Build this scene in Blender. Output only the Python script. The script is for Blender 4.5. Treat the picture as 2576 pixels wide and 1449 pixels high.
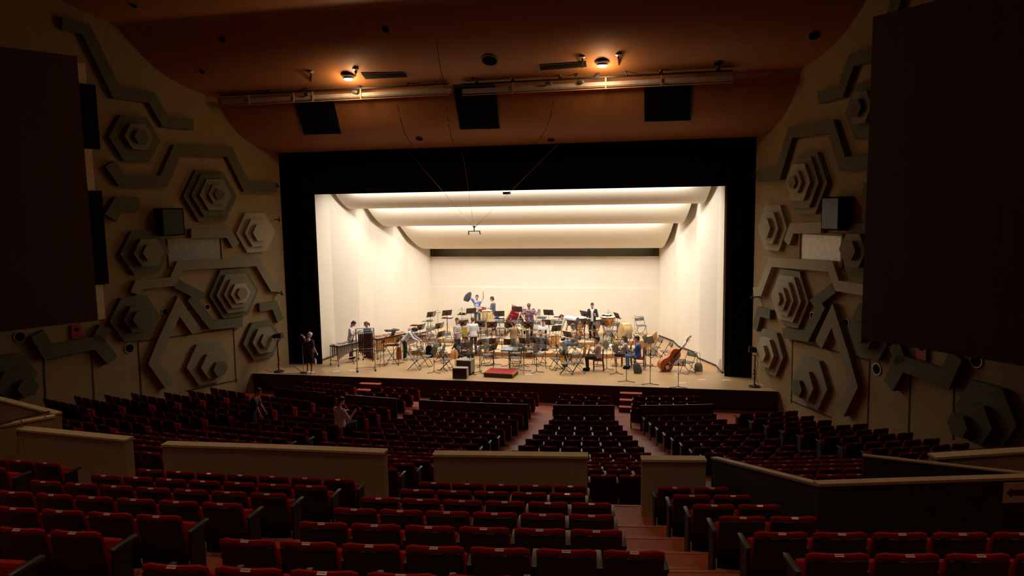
import bpy, bmesh, math, random
from mathutils import Vector, Matrix, Euler
random.seed(7)
SC = bpy.context.scene
for o in list(bpy.data.objects):
    bpy.data.objects.remove(o, do_unlink=True)
COL = SC.collection
V = Vector
R = math.radians

# ------------------------------------------------------------------ camera
CAM = V((6.51993, -29.07968, 6.88560))
YAW, PITCH, ROLL, FPX = 0.2090321, 0.1130402, 0.0164886, 1841.512
_cy, _sy, _cp, _sp = math.cos(YAW), math.sin(YAW), math.cos(PITCH), math.sin(PITCH)
FW = V((-_sy * _cp, _cy * _cp, -_sp))
_r = V((_cy, _sy, 0.0))
_d = FW.cross(_r)
_cr, _sr = math.cos(ROLL), math.sin(ROLL)
RT = _r * _cr + _d * _sr
DN = _d * _cr - _r * _sr
cam_d = bpy.data.cameras.new('camera')
cam_d.sensor_width = 36.0
cam_d.lens = FPX / 2576.0 * 36.0
cam_d.clip_start, cam_d.clip_end = 0.1, 200.0
cam = bpy.data.objects.new('camera', cam_d)
cam.matrix_world = Matrix(((RT.x, -DN.x, -FW.x, CAM.x), (RT.y, -DN.y, -FW.y, CAM.y), (RT.z, -DN.z, -FW.z, CAM.z), (0, 0, 0, 1)))
COL.objects.link(cam)
SC.camera = cam

# ------------------------------------------------------------------ world, exposure
W = bpy.data.worlds.new('world')
SC.world = W
W.use_nodes = True
W.node_tree.nodes['Background'].inputs[0].default_value = (0, 0, 0, 1)
W.node_tree.nodes['Background'].inputs[1].default_value = 0.0
SC.view_settings.view_transform = 'Standard'
SC.view_settings.look = 'None'
SC.view_settings.exposure = 0.0
SC.view_settings.gamma = 1.0
SC.view_settings.use_curve_mapping = False
try:
    SC.cycles.use_denoising = True
    SC.cycles.sample_clamp_indirect = 6.0
    SC.cycles.max_bounces = 8
    SC.cycles.diffuse_bounces = 5
    SC.cycles.glossy_bounces = 3
    SC.cycles.caustics_reflective = False
    SC.cycles.caustics_refractive = False
except Exception:
    pass

# ------------------------------------------------------------------ large lights: the stage battens hidden between the shell's ceiling panels
def area(name, loc, target, sx, sy, watts, col):
    l = bpy.data.lights.new(name, 'AREA')
    l.shape = 'RECTANGLE'
    l.size, l.size_y = sx, sy
    l.energy, l.color = watts, col
    o = bpy.data.objects.new(name, l)
    o.location = loc
    dv = V(target) - V(loc)
    o.rotation_euler = dv.to_track_quat('-Z', 'Y').to_euler()
    COL.objects.link(o)
    return o
WARM = (1.0, 0.945, 0.86)
def spot_light(name, loc, target, deg, watts, col, blend=.5, size=.25):
    l = bpy.data.lights.new(name, 'SPOT')
    l.energy, l.color, l.spot_size, l.spot_blend, l.shadow_soft_size = watts, col, R(deg), blend, size
    o = bpy.data.objects.new(name, l)
    o.location = loc
    o.rotation_euler = (V(target) - V(loc)).to_track_quat('-Z', 'Y').to_euler()
    COL.objects.link(o)
    return o
# the lamps behind the three square openings in the ceiling
spot_light('ceiling_spot_left', (-5.2, -1.6, 9.70), (-4.2, 1.0, 0), 47, 1500, WARM)
spot_light('ceiling_spot_middle', (-.6, -1.6, 9.70), (.0, 1.0, 0), 47, 1100, WARM)
spot_light('ceiling_spot_right', (6.4, -1.6, 9.70), (5.2, 1.0, 0), 47, 1300, WARM)
area('stage_batten_front', (0, 1.9, 7.75), (0, 4.3, 0), 15.0, 0.35, 640, WARM)
area('stage_batten_middle', (0, 3.72, 6.98), (0, 6.3, 0), 14.5, 0.3, 420, WARM)
area('stage_batten_rear', (0, 6.12, 6.06), (0, 8.6, 1.0), 12.5, 0.3, 390, WARM)
# ------------------------------------------------------------------ helpers
def at(x, y, z=None, Y=None):
    """the point of the place that the photograph shows at pixel x, y on the level z (or at depth Y)"""
    v = RT * ((x - 1288.0) / FPX) + DN * ((y - 724.5) / FPX) + FW
    t = (z - CAM.z) / v.z if z is not None else (Y - CAM.y) / v.y
    return CAM + v * t
AW, BW = 9.78, 0.445          # the splayed side walls: |x| = AW - BW * y
def wpt(x, y, side=-1, off=0.0):
    v = RT * ((x - 1288.0) / FPX) + DN * ((y - 724.5) / FPX) + FW
    t = (AW - off - BW * CAM.y - side * CAM.x) / (side * v.x + BW * v.y)
    return CAM + v * t
MATS = {}
def mat(name, col, rough=0.6, metal=0.0, var=0.12, scale=6.0, bump=0.0, spec=0.5, emit=None, estr=0.0, stretch=(1, 1, 1)):
    if name in MATS:
        return MATS[name]
    m = bpy.data.materials.new(name)
    m.use_nodes = True
    nt = m.node_tree
    b = nt.nodes['Principled BSDF']
    b.inputs['Roughness'].default_value = rough
    b.inputs['Metallic'].default_value = metal
    b.inputs['Specular IOR Level'].default_value = spec
    tc = nt.nodes.new('ShaderNodeTexCoord')
    mp = nt.nodes.new('ShaderNodeMapping')
    mp.inputs['Scale'].default_value = stretch
    nz = nt.nodes.new('ShaderNodeTexNoise')
    nz.inputs['Scale'].default_value = scale
    nz.inputs['Detail'].default_value = 4.0
    rp = nt.nodes.new('ShaderNodeValToRGB')
    lo = tuple(max(0.0, c * (1 - var)) for c in col)
    hi = tuple(min(1.0, c * (1 + var)) for c in col)
    rp.color_ramp.elements[0].color = lo + (1,)
    rp.color_ramp.elements[0].position = 0.3
    rp.color_ramp.elements[1].color = hi + (1,)
    rp.color_ramp.elements[1].position = 0.7
    nt.links.new(tc.outputs['Object'], mp.inputs['Vector'])
    nt.links.new(mp.outputs['Vector'], nz.inputs['Vector'])
    nt.links.new(nz.outputs['Fac'], rp.inputs['Fac'])
    nt.links.new(rp.outputs['Color'], b.inputs['Base Color'])
    if bump:
        bp = nt.nodes.new('ShaderNodeBump')
        bp.inputs['Strength'].default_value = bump
        bp.inputs['Distance'].default_value = 0.02
        nt.links.new(nz.outputs['Fac'], bp.inputs['Height'])
        nt.links.new(bp.outputs['Normal'], b.inputs['Normal'])
    if emit:
        b.inputs['Emission Color'].default_value = tuple(emit) + (1,)
        b.inputs['Emission Strength'].default_value = estr
    MATS[name] = m
    return m
def planks(name, c1, c2, mortar, sx, sy, rough=0.35, rot=0.0, mort=0.004):
    m = mat(name, c1, rough)
    nt = m.node_tree
    b = nt.nodes['Principled BSDF']
    tc = [n for n in nt.nodes if n.type == 'TEX_COORD'][0]
    mp = nt.nodes.new('ShaderNodeMapping')
    mp.inputs['Rotation'].default_value = (0, 0, rot)
    br = nt.nodes.new('ShaderNodeTexBrick')
    br.offset = 0.37
    br.inputs['Color1'].default_value = tuple(c1) + (1,)
    br.inputs['Color2'].default_value = tuple(c2) + (1,)
    br.inputs['Mortar'].default_value = tuple(mortar) + (1,)
    br.inputs['Scale'].default_value = 1.0
    br.inputs['Brick Width'].default_value = sx
    br.inputs['Row Height'].default_value = sy
    br.inputs['Mortar Size'].default_value = mort
    nz = [n for n in nt.nodes if n.type == 'TEX_NOISE'][0]
    mx = nt.nodes.new('ShaderNodeMix')
    mx.data_type = 'RGBA'
    mx.blend_type = 'MULTIPLY'
    mx.inputs['Factor'].default_value = 0.35
    nt.links.new(tc.outputs['Object'], mp.inputs['Vector'])
    nt.links.new(mp.outputs['Vector'], br.inputs['Vector'])
    nt.links.new(br.outputs['Color'], mx.inputs['A'])
    nt.links.new(nz.outputs['Color'], mx.inputs['B'])
    nt.links.new(mx.outputs['Result'], b.inputs['Base Color'])
    return m

class MB:
    """collects shapes into one mesh; T is the transform of what is added next, m its material slot"""
    def __init__(s):
        s.v, s.f, s.mi = [], [], []
        s.T = Matrix()
        s.m = 0
    def add(s, vs, fs):
        n = len(s.v)
        T = s.T
        s.v += [T @ V(p) for p in vs]
        s.f += [tuple(i + n for i in f) for f in fs]
        s.mi += [s.m] * len(fs)
        return s
    def box(s, c, d, bev=0.0):
        x, y, z = c
        a, b, e = d[0] / 2, d[1] / 2, d[2] / 2
        if bev <= 0:
            vs = [(x + i * a, y + j * b, z + k * e) for k in (-1, 1) for j in (-1, 1) for i in (-1, 1)]
            return s.add(vs, [(0, 2, 3, 1), (4, 5, 7, 6), (0, 1, 5, 4), (2, 6, 7, 3), (0, 4, 6, 2), (1, 3, 7, 5)])
        bm = bmesh.new()
        bmesh.ops.create_cube(bm, size=1.0)
        bmesh.ops.scale(bm, vec=d, verts=bm.verts)
        bmesh.ops.bevel(bm, geom=bm.edges[:], offset=min(bev, min(d) * 0.45), segments=2, affect='EDGES', profile=0.5)
        bmesh.ops.translate(bm, vec=c, verts=bm.verts)
        bm.verts.index_update()
        s.add([v.co.copy() for v in bm.verts], [tuple(v.index for v in f.verts) for f in bm.faces])
        bm.free()
        return s
    def hexa(s, lo, hi):
        """a solid between two loops of equally many points"""
        n = len(lo)
        fs = [tuple(range(n - 1, -1, -1)), tuple(range(n, 2 * n))]
        fs += [(i, (i + 1) % n, n + (i + 1) % n, n + i) for i in range(n)]
        return s.add(list(lo) + list(hi), fs)
    def prism(s, poly, z0, z1):
        a = sum(poly[i][0] * poly[(i + 1) % len(poly)][1] - poly[(i + 1) % len(poly)][0] * poly[i][1] for i in range(len(poly)))
        if a < 0:
            poly = poly[::-1]
        return s.hexa([(p[0], p[1], z0) for p in poly], [(p[0], p[1], z1) for p in poly])
    def tube(s, pts, r, n=6, cap=True):
        pts = [V(p) for p in pts]
        rs = r if isinstance(r, (list, tuple)) else [r] * len(pts)
        rings = []
        t0 = (pts[1] - pts[0]).normalized()
        up = V((0, 0, 1)) if abs(t0.z) < 0.9 else V((1, 0, 0))
        x = t0.cross(up).normalized()
        for i, p in enumerate(pts):
            if i == 0:
                t = pts[1] - pts[0]
            elif i == len(pts) - 1:
                t = pts[-1] - pts[-2]
            else:
                t = (pts[i + 1] - p).normalized() + (p - pts[i - 1]).normalized()
            t = t.normalized() if t.length > 1e-9 else t0
            x = (x - t * x.dot(t)).normalized()
            y = t.cross(x)
            rings.append([p + (x * math.cos(6.28318 * k / n) + y * math.sin(6.28318 * k / n)) * rs[i] for k in range(n)])
        vs = [q for rg in rings for q in rg]
        fs = [(i * n + k, i * n + (k + 1) % n, (i + 1) * n + (k + 1) % n, (i + 1) * n + k) for i in range(len(pts) - 1) for k in range(n)]
        if cap:
            fs += [tuple(range(n - 1, -1, -1)), tuple(range((len(pts) - 1) * n, len(pts) * n))]
        return s.add(vs, fs)
    def lathe(s, prof, n=20, c=(0, 0, 0), cap=True):
        vs = [(c[0] + r * math.cos(6.28318 * k / n), c[1] + r * math.sin(6.28318 * k / n), c[2] + z) for r, z in prof for k in range(n)]
        m = len(prof)
        fs = [(i * n + k, i * n + (k + 1) % n, (i + 1) * n + (k + 1) % n, (i + 1) * n + k) for i in range(m - 1) for k in range(n)]
        if cap:
            fs += [tuple(range(n - 1, -1, -1)), tuple(range((m - 1) * n, m * n))]
        return s.add(vs, fs)
    def ball(s, c, r, n=10, k=7):
        rx, ry, rz = r if isinstance(r, (list, tuple)) else (r, r, r)
        vs = [(c[0], c[1], c[2] - rz)]
        for i in range(1, k):
            a = math.pi * i / k - math.pi / 2
            vs += [(c[0] + rx * math.cos(a) * math.cos(6.28318 * j / n), c[1] + ry * math.cos(a) * math.sin(6.28318 * j / n), c[2] + rz * math.sin(a)) for j in range(n)]
        vs.append((c[0], c[1], c[2] + rz))
        fs = [(0, 1 + (j + 1) % n, 1 + j) for j in range(n)]
        for i in range(k - 2):
            b = 1 + i * n
            fs += [(b + j, b + (j + 1) % n, b + n + (j + 1) % n, b + n + j) for j in range(n)]
        b = 1 + (k - 2) * n
        fs += [(b + j, b + (j + 1) % n, len(vs) - 1) for j in range(n)]
        return s.add(vs, fs)
    def capsule(s, a, b, ra, rb, n=10):
        a, b = V(a), V(b)
        t = b - a
        L = t.length
        t = t / L if L > 1e-6 else V((0, 0, 1))
        pts, rs = [], []
        for q in (0.02, 0.35, 0.7, 0.93):
            pts.append(a - t * ra * math.sqrt(max(0, 1 - q * q)))
            rs.append(ra * q)
        pts.append(a); rs.append(ra)
        if L > 1e-6:
            pts.append(b); rs.append(rb)
        for q in (0.93, 0.7, 0.35, 0.02):
            pts.append(b + t * rb * math.sqrt(max(0, 1 - q * q)))
            rs.append(rb * q)
        return s.tube(pts, rs, n)
    def loft(s, rings):
        n = len(rings[0])
        vs = [p for rg in rings for p in rg]
        fs = [(i * n + k, i * n + (k + 1) % n, (i + 1) * n + (k + 1) % n, (i + 1) * n + k) for i in range(len(rings) - 1) for k in range(n)]
        fs += [tuple(range(n - 1, -1, -1)), tuple(range((len(rings) - 1) * n, len(rings) * n))]
        return s.add(vs, fs)
    def mesh(s, name, mats, smooth=False, fix=False):
        me = bpy.data.meshes.new(name)
        me.from_pydata([tuple(p) for p in s.v], [], s.f)
        for m in (mats if isinstance(mats, (list, tuple)) else [mats]):
            me.materials.append(m)
        if any(s.mi):
            me.polygons.foreach_set('material_index', s.mi)
        if fix:
            bm = bmesh.new()
            bm.from_mesh(me)
            bmesh.ops.recalc_face_normals(bm, faces=bm.faces)
            bm.to_mesh(me)
            bm.free()
        if smooth:
            me.polygons.foreach_set('use_smooth', [True] * len(me.polygons))
            try:
                me.set_sharp_from_angle(angle=R(42))
            except Exception:
                pass
        me.update()
        return me
    def build(s, name, mats, parent=None, smooth=False, fix=False):
        o = bpy.data.objects.new(name, s.mesh(name, mats, smooth, fix))
        COL.objects.link(o)
        if parent is not None:
            o.parent = parent
        return o
def tag(o, label, cat, group=None, kind=None):
    if label:
        o['label'] = label
    if cat:
        o['category'] = cat
    if group:
        o['group'] = group
    if kind:
        o['kind'] = kind
    return o
def thing(name, label, cat, loc=(0, 0, 0), rz=0.0, group=None, scale=1.0):
    o = bpy.data.objects.new(name, None)
    o.empty_display_size = 0.1
    o.location = loc
    o.rotation_euler = (0, 0, rz)
    o.scale = (scale,) * 3
    COL.objects.link(o)
    return tag(o, label, cat, group)
def struct(name, mb, mats, smooth=False, parent=None, fix=False):
    o = mb.build(name, mats, parent, smooth, fix)
    if parent is None:
        o['kind'] = 'structure'
    return o
KIDS = {}
def kids(o):
    return [c for c in o.children]
def copy_thing(src, loc, rz, label, group=None, scale=None):
    """a copy of a thing with copies of its parts and their sub-parts; the meshes are shared"""
    if src.name not in KIDS:
        KIDS[src.name] = [(c, list(c.children)) for c in src.children]
    r = src.copy()
    COL.objects.link(r)
    r.location, r.rotation_euler = loc, (0, 0, rz)
    if scale:
        r.scale = (scale,) * 3
    r['label'] = label
    if group:
        r['group'] = group
    for c, subs in KIDS[src.name]:
        d = c.copy()
        COL.objects.link(d)
        d.parent = r
        for g in subs:
            e = g.copy()
            COL.objects.link(e)
            e.parent = d
    return r

# ------------------------------------------------------------------ materials
M_wall = mat('wall_plaster', (0.30, 0.205, 0.088), 0.85, var=0.05, scale=3.0, bump=0.1)
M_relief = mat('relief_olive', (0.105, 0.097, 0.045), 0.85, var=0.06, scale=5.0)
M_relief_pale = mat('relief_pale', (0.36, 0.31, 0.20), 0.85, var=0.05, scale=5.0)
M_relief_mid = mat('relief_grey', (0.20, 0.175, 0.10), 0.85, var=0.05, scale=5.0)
M_seam = mat('dark_seam', (0.05, 0.035, 0.02), 0.9)
M_ceil = mat('ceiling_stain', (0.37, 0.155, 0.055), 0.6, var=0.05, scale=1.5)
M_panel = mat('dark_wood_panel', (0.07, 0.024, 0.010), 0.65, var=0.15, scale=3.0, stretch=(1, 1, 0.1))
M_shell = mat('shell_cream', (0.78, 0.71, 0.59), 0.75, var=0.015, scale=2.0)
M_black = mat('black_cloth', (0.006, 0.006, 0.007), 0.95, var=0.2, scale=8.0, spec=0.1)
M_blackm = mat('black_metal', (0.018, 0.017, 0.017), 0.45, metal=0.3, var=0.1)
M_stage = planks('stage_boards', (0.62, 0.385, 0.19), (0.57, 0.345, 0.16), (0.38, 0.21, 0.09), 1.9, 0.11, 0.38)
M_riser = planks('riser_boards', (0.74, 0.53, 0.31), (0.70, 0.49, 0.28), (0.40, 0.24, 0.11), 1.8, 0.9, 0.5)
M_riserside = mat('riser_side', (0.42, 0.21, 0.085), 0.6, var=0.12, scale=3, stretch=(1, 1, 6))
M_front = mat('stage_front', (0.030, 0.018, 0.012), 0.6, var=0.2)
M_floor = mat('hall_carpet', (0.30, 0.062, 0.020), 0.5, var=0.15, scale=14.0)
M_nosing = mat('step_nosing', (0.33, 0.10, 0.055), 0.5)
M_red = mat('seat_red', (0.34, 0.012, 0.010), 0.85, var=0.15, scale=30.0, spec=0.2)
M_shellb = mat('seat_back_black', (0.006, 0.0055, 0.0055), 0.4, var=0.1)
M_arm = mat('armrest_grey', (0.05, 0.055, 0.045), 0.4, var=0.1)
M_std = mat('seat_standard', (0.008, 0.0075, 0.007), 0.5)
M_plate = mat('plate_white', (0.62, 0.50, 0.46), 0.22, var=0.03)
M_pred = mat('digit_red', (0.42, 0.09, 0.06), 0.4)
M_pblk = mat('digit_black', (0.05, 0.03, 0.03), 0.4)
M_para = mat('parapet_cream', (0.42, 0.30, 0.175), 0.85, var=0.05, scale=8.0, bump=0.15)
M_cap = mat('parapet_cap', (0.62, 0.47, 0.27), 0.7, var=0.05)
M_capwood = mat('cap_wood', (0.46, 0.31, 0.18), 0.55, var=0.1, stretch=(1, 1, 1))
M_chrome = mat('chrome', (0.7, 0.68, 0.66), 0.18, metal=1.0, var=0.03)
M_steel = mat('grey_steel', (0.42, 0.40, 0.40), 0.35, metal=0.7, var=0.05)
M_white = mat('white_paint', (0.75, 0.70, 0.68), 0.5, var=0.03)
M_gold = mat('gold_lacquer', (0.72, 0.42, 0.09), 0.25, metal=0.9, var=0.06)
M_brass = mat('cymbal_brass', (0.72, 0.58, 0.36), 0.3, metal=0.8, var=0.08)
M_copper = mat('copper_bowl', (0.78, 0.36, 0.11), 0.28, metal=0.75, var=0.1)
M_desk = mat('stand_desk', (0.055, 0.034, 0.022), 0.45, var=0.1)
M_chairg = mat('chair_grey', (0.11, 0.11, 0.105), 0.5, var=0.08)
M_woodd = mat('dark_wood', (0.035, 0.014, 0.009), 0.4, var=0.25, scale=4, stretch=(1, 1, 0.2))
M_woodo = mat('orange_wood', (0.62, 0.30, 0.10), 0.4, var=0.15, scale=5)
M_woodl = mat('pale_wood', (0.72, 0.50, 0.24), 0.4, var=0.1, scale=5)
M_rose = mat('rosewood_bars', (0.36, 0.16, 0.10), 0.35, var=0.2, scale=9)
M_redlac = mat('red_lacquer', (0.34, 0.012, 0.030), 0.15, var=0.1)
M_skinh = mat('drum_head', (0.80, 0.70, 0.54), 0.6, var=0.04)
M_paper = mat('paper', (0.80, 0.77, 0.72), 0.8, var=0.05)
# ------------------------------------------------------------------ levels of the seating
YL = {4: -6.0, 5: -6.93, 6: -7.9, 7: -8.83, 8: -9.76, 9: -10.78, 10: -11.74, 11: -12.7, 12: -13.72, 13: -14.66, 14: -15.5, 15: -16.4, 16: -17.3}
ZL = {4: .05, 5: .15, 6: .30, 7: .43, 8: .58, 9: .78, 10: .93, 11: 1.12, 12: 1.36, 13: 1.62, 14: 1.85, 15: 2.10, 16: 2.33}
SEAT_H = 0.78
YC = 27.0
def yl(k, x):
    """depth of lower row k at x: arcs about a point on the stage"""
    r = YC - YL[k]
    return YC - math.sqrt(r * r - x * x)
def al(k, x):
    return math.asin(x / (YC - YL[k]))
def yu(k, x):
    """depth of upper row k (0 nearest the camera)"""
    return -25.2874 + 0.89743 * k + 0.02737 * x + 0.008618 * x * x
def au(k, x):
    return math.atan(0.02737 + 2 * 0.008618 * x)
def zu(k):
    return 4.657 - 0.256 * k
FLOOR0 = -0.76

def wallx(y):
    return AW - BW * y
# floor: stage-side flat part, the stepped lower tier, the cross aisle, the stepped upper tier
fl = MB()
def strip_floor(mb, fy_front, fy_back, z, riser, xmin=None, xmax=None, n=24):
    fr, bk = [], []
    for i in range(n + 1):
        t = -1 + 2 * i / n
        for lst, f in ((fr, fy_front), (bk, fy_back)):
            y = f(0)
            for _ in range(4):
                x = t * (wallx(y) - 0.02)
                y = f(x)
            lst.append((x, y))
    for i in range(n):
        a, b = fr[i], fr[i + 1]
        c, d = bk[i + 1], bk[i]
        mb.add([(a[0], a[1], z), (d[0], d[1], z), (c[0], c[1], z), (b[0], b[1], z)], [(0, 1, 2, 3)])
        if riser:
            mb.add([(a[0], a[1], z - riser), (a[0], a[1], z), (b[0], b[1], z), (b[0], b[1], z - riser)], [(0, 1, 2, 3)])
            mb.m = 1
            mb.add([(a[0], a[1] + .004, z + .004), (a[0], a[1] - .045, z + .004), (b[0], b[1] - .045, z + .004), (b[0], b[1] + .004, z + .004)], [(0, 1, 2, 3)])
            mb.add([(a[0], a[1] + .004, z + .004), (b[0], b[1] + .004, z + .004), (b[0], b[1] + .004, z - .02), (a[0], a[1] + .004, z - .02)], [(0, 1, 2, 3)])
            mb.m = 0
strip_floor(fl, lambda x: -1.6, lambda x: yl(4, x) + .76, FLOOR0, 0)
for k in range(4, 17):
    z = ZL[k] - SEAT_H
    zp = FLOOR0 if k == 4 else ZL[k - 1] - SEAT_H
    kk = k + 1
    back = (lambda x, kk=kk: yl(kk, x) + .76) if k < 16 else (lambda x: -18.75 + .02 * x + .0086 * x * x)
    strip_floor(fl, lambda x, k=k: yl(k, x) + .76, back, z, z - zp)
for k in range(6, -6, -1):
    z = zu(k) - SEAT_H
    zp = ZL[16] - SEAT_H if k == 6 else zu(k + 1) - SEAT_H
    front = (lambda x: -18.75 + .02 * x + .0086 * x * x) if k == 6 else (lambda x, k=k: yu(k, x) + .72)
    strip_floor(fl, front, lambda x, k=k: yu(k - 1, x) + .72, z, z - zp)
struct('floor', fl, [M_floor, M_nosing])

# steps of half height in the two upper aisles
st = MB()
st.m = 0
for k in range(5, -2, -1):
    for x0, x1 in ((2.3, 3.1), (None, None)):
        if x0 is None:
            x0 = 5.52 + (5 - k) * 0.2
            x1 = x0 + 0.75
        zz = zu(k) - SEAT_H
        y0, y1 = yu(k, x0) + .72, yu(k, x1) + .72
        st.m = 0
        st.hexa([(x0, y0 + .30, zz - .256), (x0, y0 - .02, zz - .256), (x1, y1 - .02, zz - .256), (x1, y1 + .30, zz - .256)],
                [(x0, y0 + .30, zz - .128), (x0, y0 - .02, zz - .128), (x1, y1 - .02, zz - .128), (x1, y1 + .30, zz - .128)])
        st.m = 1
        st.hexa([(x0, y0 + .305, zz - .14), (x0, y0 + .26, zz - .14), (x1, y1 + .26, zz - .14), (x1, y1 + .305, zz - .14)],
                [(x0, y0 + .305, zz - .122), (x0, y0 + .26, zz - .122), (x1, y1 + .26, zz - .122), (x1, y1 + .305, zz - .122)])
struct('floor_aisle_steps', st, [M_floor, M_nosing], fix=True)

# ------------------------------------------------------------------ side walls, back wall
WN = math.sqrt(1 + BW * BW)
def w2p(side, u, z, h):
    """a point of a side wall: u along it from the stage, z up, h out from it"""
    return V((side * (AW + BW * u / WN) - side * h / WN, -u / WN - BW * h / WN, z))
def wuz(px, py, side=-1, off=0.0):
    p = wpt(px, py, side, off)
    return (-(p.y + BW * off / WN) * WN, p.z)
for side, nm in ((-1, 'wall_left'), (1, 'wall_right')):
    mb = MB()
    mb.hexa([w2p(side, -.0, -1.2, 0), w2p(side, 35, -1.2, 0), w2p(side, 35, -1.2, -.3), w2p(side, -.0, -1.2, -.3)],
            [w2p(side, -.0, 17, 0), w2p(side, 35, 17, 0), w2p(side, 35, 17, -.3), w2p(side, -.0, 17, -.3)])
    struct(nm, mb, M_wall, fix=True)
mb = MB()
mb.box((0, -33.5, 8), (52, .3, 20))
struct('wall_back', mb, M_panel)

# ceiling: three hanging waves, extruded across the hall
PROF = [(0.3, 9.28), (0, 9.30), (-.5, 9.37), (-1.1, 9.56), (-1.5, 9.76), (-1.8, 10.0), (-2.08, 10.33), (-2.3, 10.7), (-2.44, 11.0), (-2.52, 11.26)]
base = [(-2.62, 11.30), (-3.05, 11.36), (-3.5, 11.48), (-4.0, 11.66), (-4.4, 11.86), (-4.8, 12.13), (-5.2, 12.5), (-5.55, 12.9), (-5.8, 13.2), (-5.95, 13.42)]
PROF += base
PROF += [(y - 3.43, z + 2.15) for y, z in base]
PROF += [(-9.6, 15.6), (-34, 16.2)]
def ceilz(y):
    for (y0, z0), (y1, z1) in zip(PROF, PROF[1:]):
        if y1 <= y <= y0:
            return z0 + (z1 - z0) * (y0 - y) / max(1e-6, y0 - y1)
    return 16.2
mb = MB()
xs = [-26, -12, -6, 0, 6, 12, 26]
n = len(xs)
mb.add([(x, y, z) for y, z in PROF for x in xs], [(i * n + j, i * n + j + 1, (i + 1) * n + j + 1, (i + 1) * n + j) for i in range(len(PROF) - 1) for j in range(n - 1)])
struct('ceiling', mb, M_ceil, smooth=True)
def cpt(px, py, lift=0.0):
    """where the ceiling is seen at a pixel"""
    v = RT * ((px - 1288.0) / FPX) + DN * ((py - 724.5) / FPX) + FW
    t = 12.0
    while t < 34.0:
        p = CAM + v * t
        if p.z > ceilz(p.y) - lift:
            return p
        t += 0.02
    return CAM + v * 28.0
def cslope(y):
    return (ceilz(y + .15) - ceilz(y - .15)) / .3
# seams in the ceiling boards
sm = MB()
for a, b in (((1000, 262), (1040, 366)), ((1098, 100), (1120, 235)), ((1122, 245), (1145, 368)), ((1392, 255), (1342, 362))):
    A, B = cpt(*a), cpt(*b)
    pts = [(A.x + (B.x - A.x) * t / 12, A.y + (B.y - A.y) * t / 12) for t in range(13)]
    for p, q in zip(pts, pts[1:]):
        w = .014
        sm.add([(p[0] - w, p[1], ceilz(p[1]) - .008), (p[0] + w, p[1], ceilz(p[1]) - .008), (q[0] + w, q[1], ceilz(q[1]) - .008), (q[0] - w, q[1], ceilz(q[1]) - .008)], [(0, 1, 2, 3)])
struct('trim_ceiling_seams', sm, M_seam)

# ------------------------------------------------------------------ stage
mb = MB()
mb.prism([(-10.55, -1.75), (10.55, -1.75), (9.8, .05), (12, .3), (12, 11), (-12, 11), (-12, .3), (-9.8, .05)], -.12, 0)
struct('floor_stage', mb, M_stage, fix=True)
mb = MB()
mb.hexa([(-10.5, -1.70, -1.0), (10.5, -1.70, -1.0), (10.5, -1.6, -1.0), (-10.5, -1.6, -1.0)], [(-10.5, -1.70, -.12), (10.5, -1.70, -.12), (10.5, -1.6, -.12), (-10.5, -1.6, -.12)])
mb.box((0, -1.735, -.06), (21.0, .05, .13))
struct('wall_stage_front', mb, M_front)
# shell: saw-toothed side walls, back wall in two lifts, ceiling panels
ZIG = [(8.74, .95), (8.60, 2.2), (7.95, 3.6), (7.78, 4.95), (7.12, 6.25), (6.88, 7.6), (6.22, 8.95), (6.15, 9.2)]
for side, nm in ((-1, 'wall_shell_left'), (1, 'wall_shell_right')):
    mb = MB()
    for (x0, y0), (x1, y1) in zip(ZIG, ZIG[1:]):
        d = V((y1 - y0, -(x1 - x0), 0)).normalized() * .06
        lo = [(side * x0, y0, 0.0), (side * x1, y1, 0.0), (side * (x1 + abs(d.x) + .02), y1 + abs(d.y) * .2, 0.0), (side * (x0 + abs(d.x) + .02), y0 + abs(d.y) * .2, 0.0)]
        mb.hexa(lo, [(p[0], p[1], 9.3) for p in lo])
    struct(nm, mb, M_shell, fix=True)
    mb = MB()
    for (x0, y0), (x1, y1) in zip(ZIG, ZIG[1:]):
        lo = [(side * (x0 - .012), y0 - .01, .0), (side * (x1 - .012), y1 - .01, 0.0), (side * (x1 + .05), y1, 0.0), (side * (x0 + .05), y0, 0.0)]
        mb.hexa(lo, [(p[0], p[1], .075) for p in lo])
    o = struct('baseboard_shell_' + ('left' if side < 0 else 'right'), mb, M_seam, fix=True)
mb = MB()
mb.box((0, 9.2, 1.23), (12.5, .1, 2.46))
ztop = at(1370, 645, Y=9.27).z
mb.box((0, 9.27, (2.4 + ztop) / 2), (12.5, .1, ztop - 2.4))
struct('wall_shell_back', mb, M_shell)
mb = MB()
mb.box((0, 10.3, 4.0), (14, .1, 4.0))
struct('wall_shell_recess', mb, M_shell)
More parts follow.
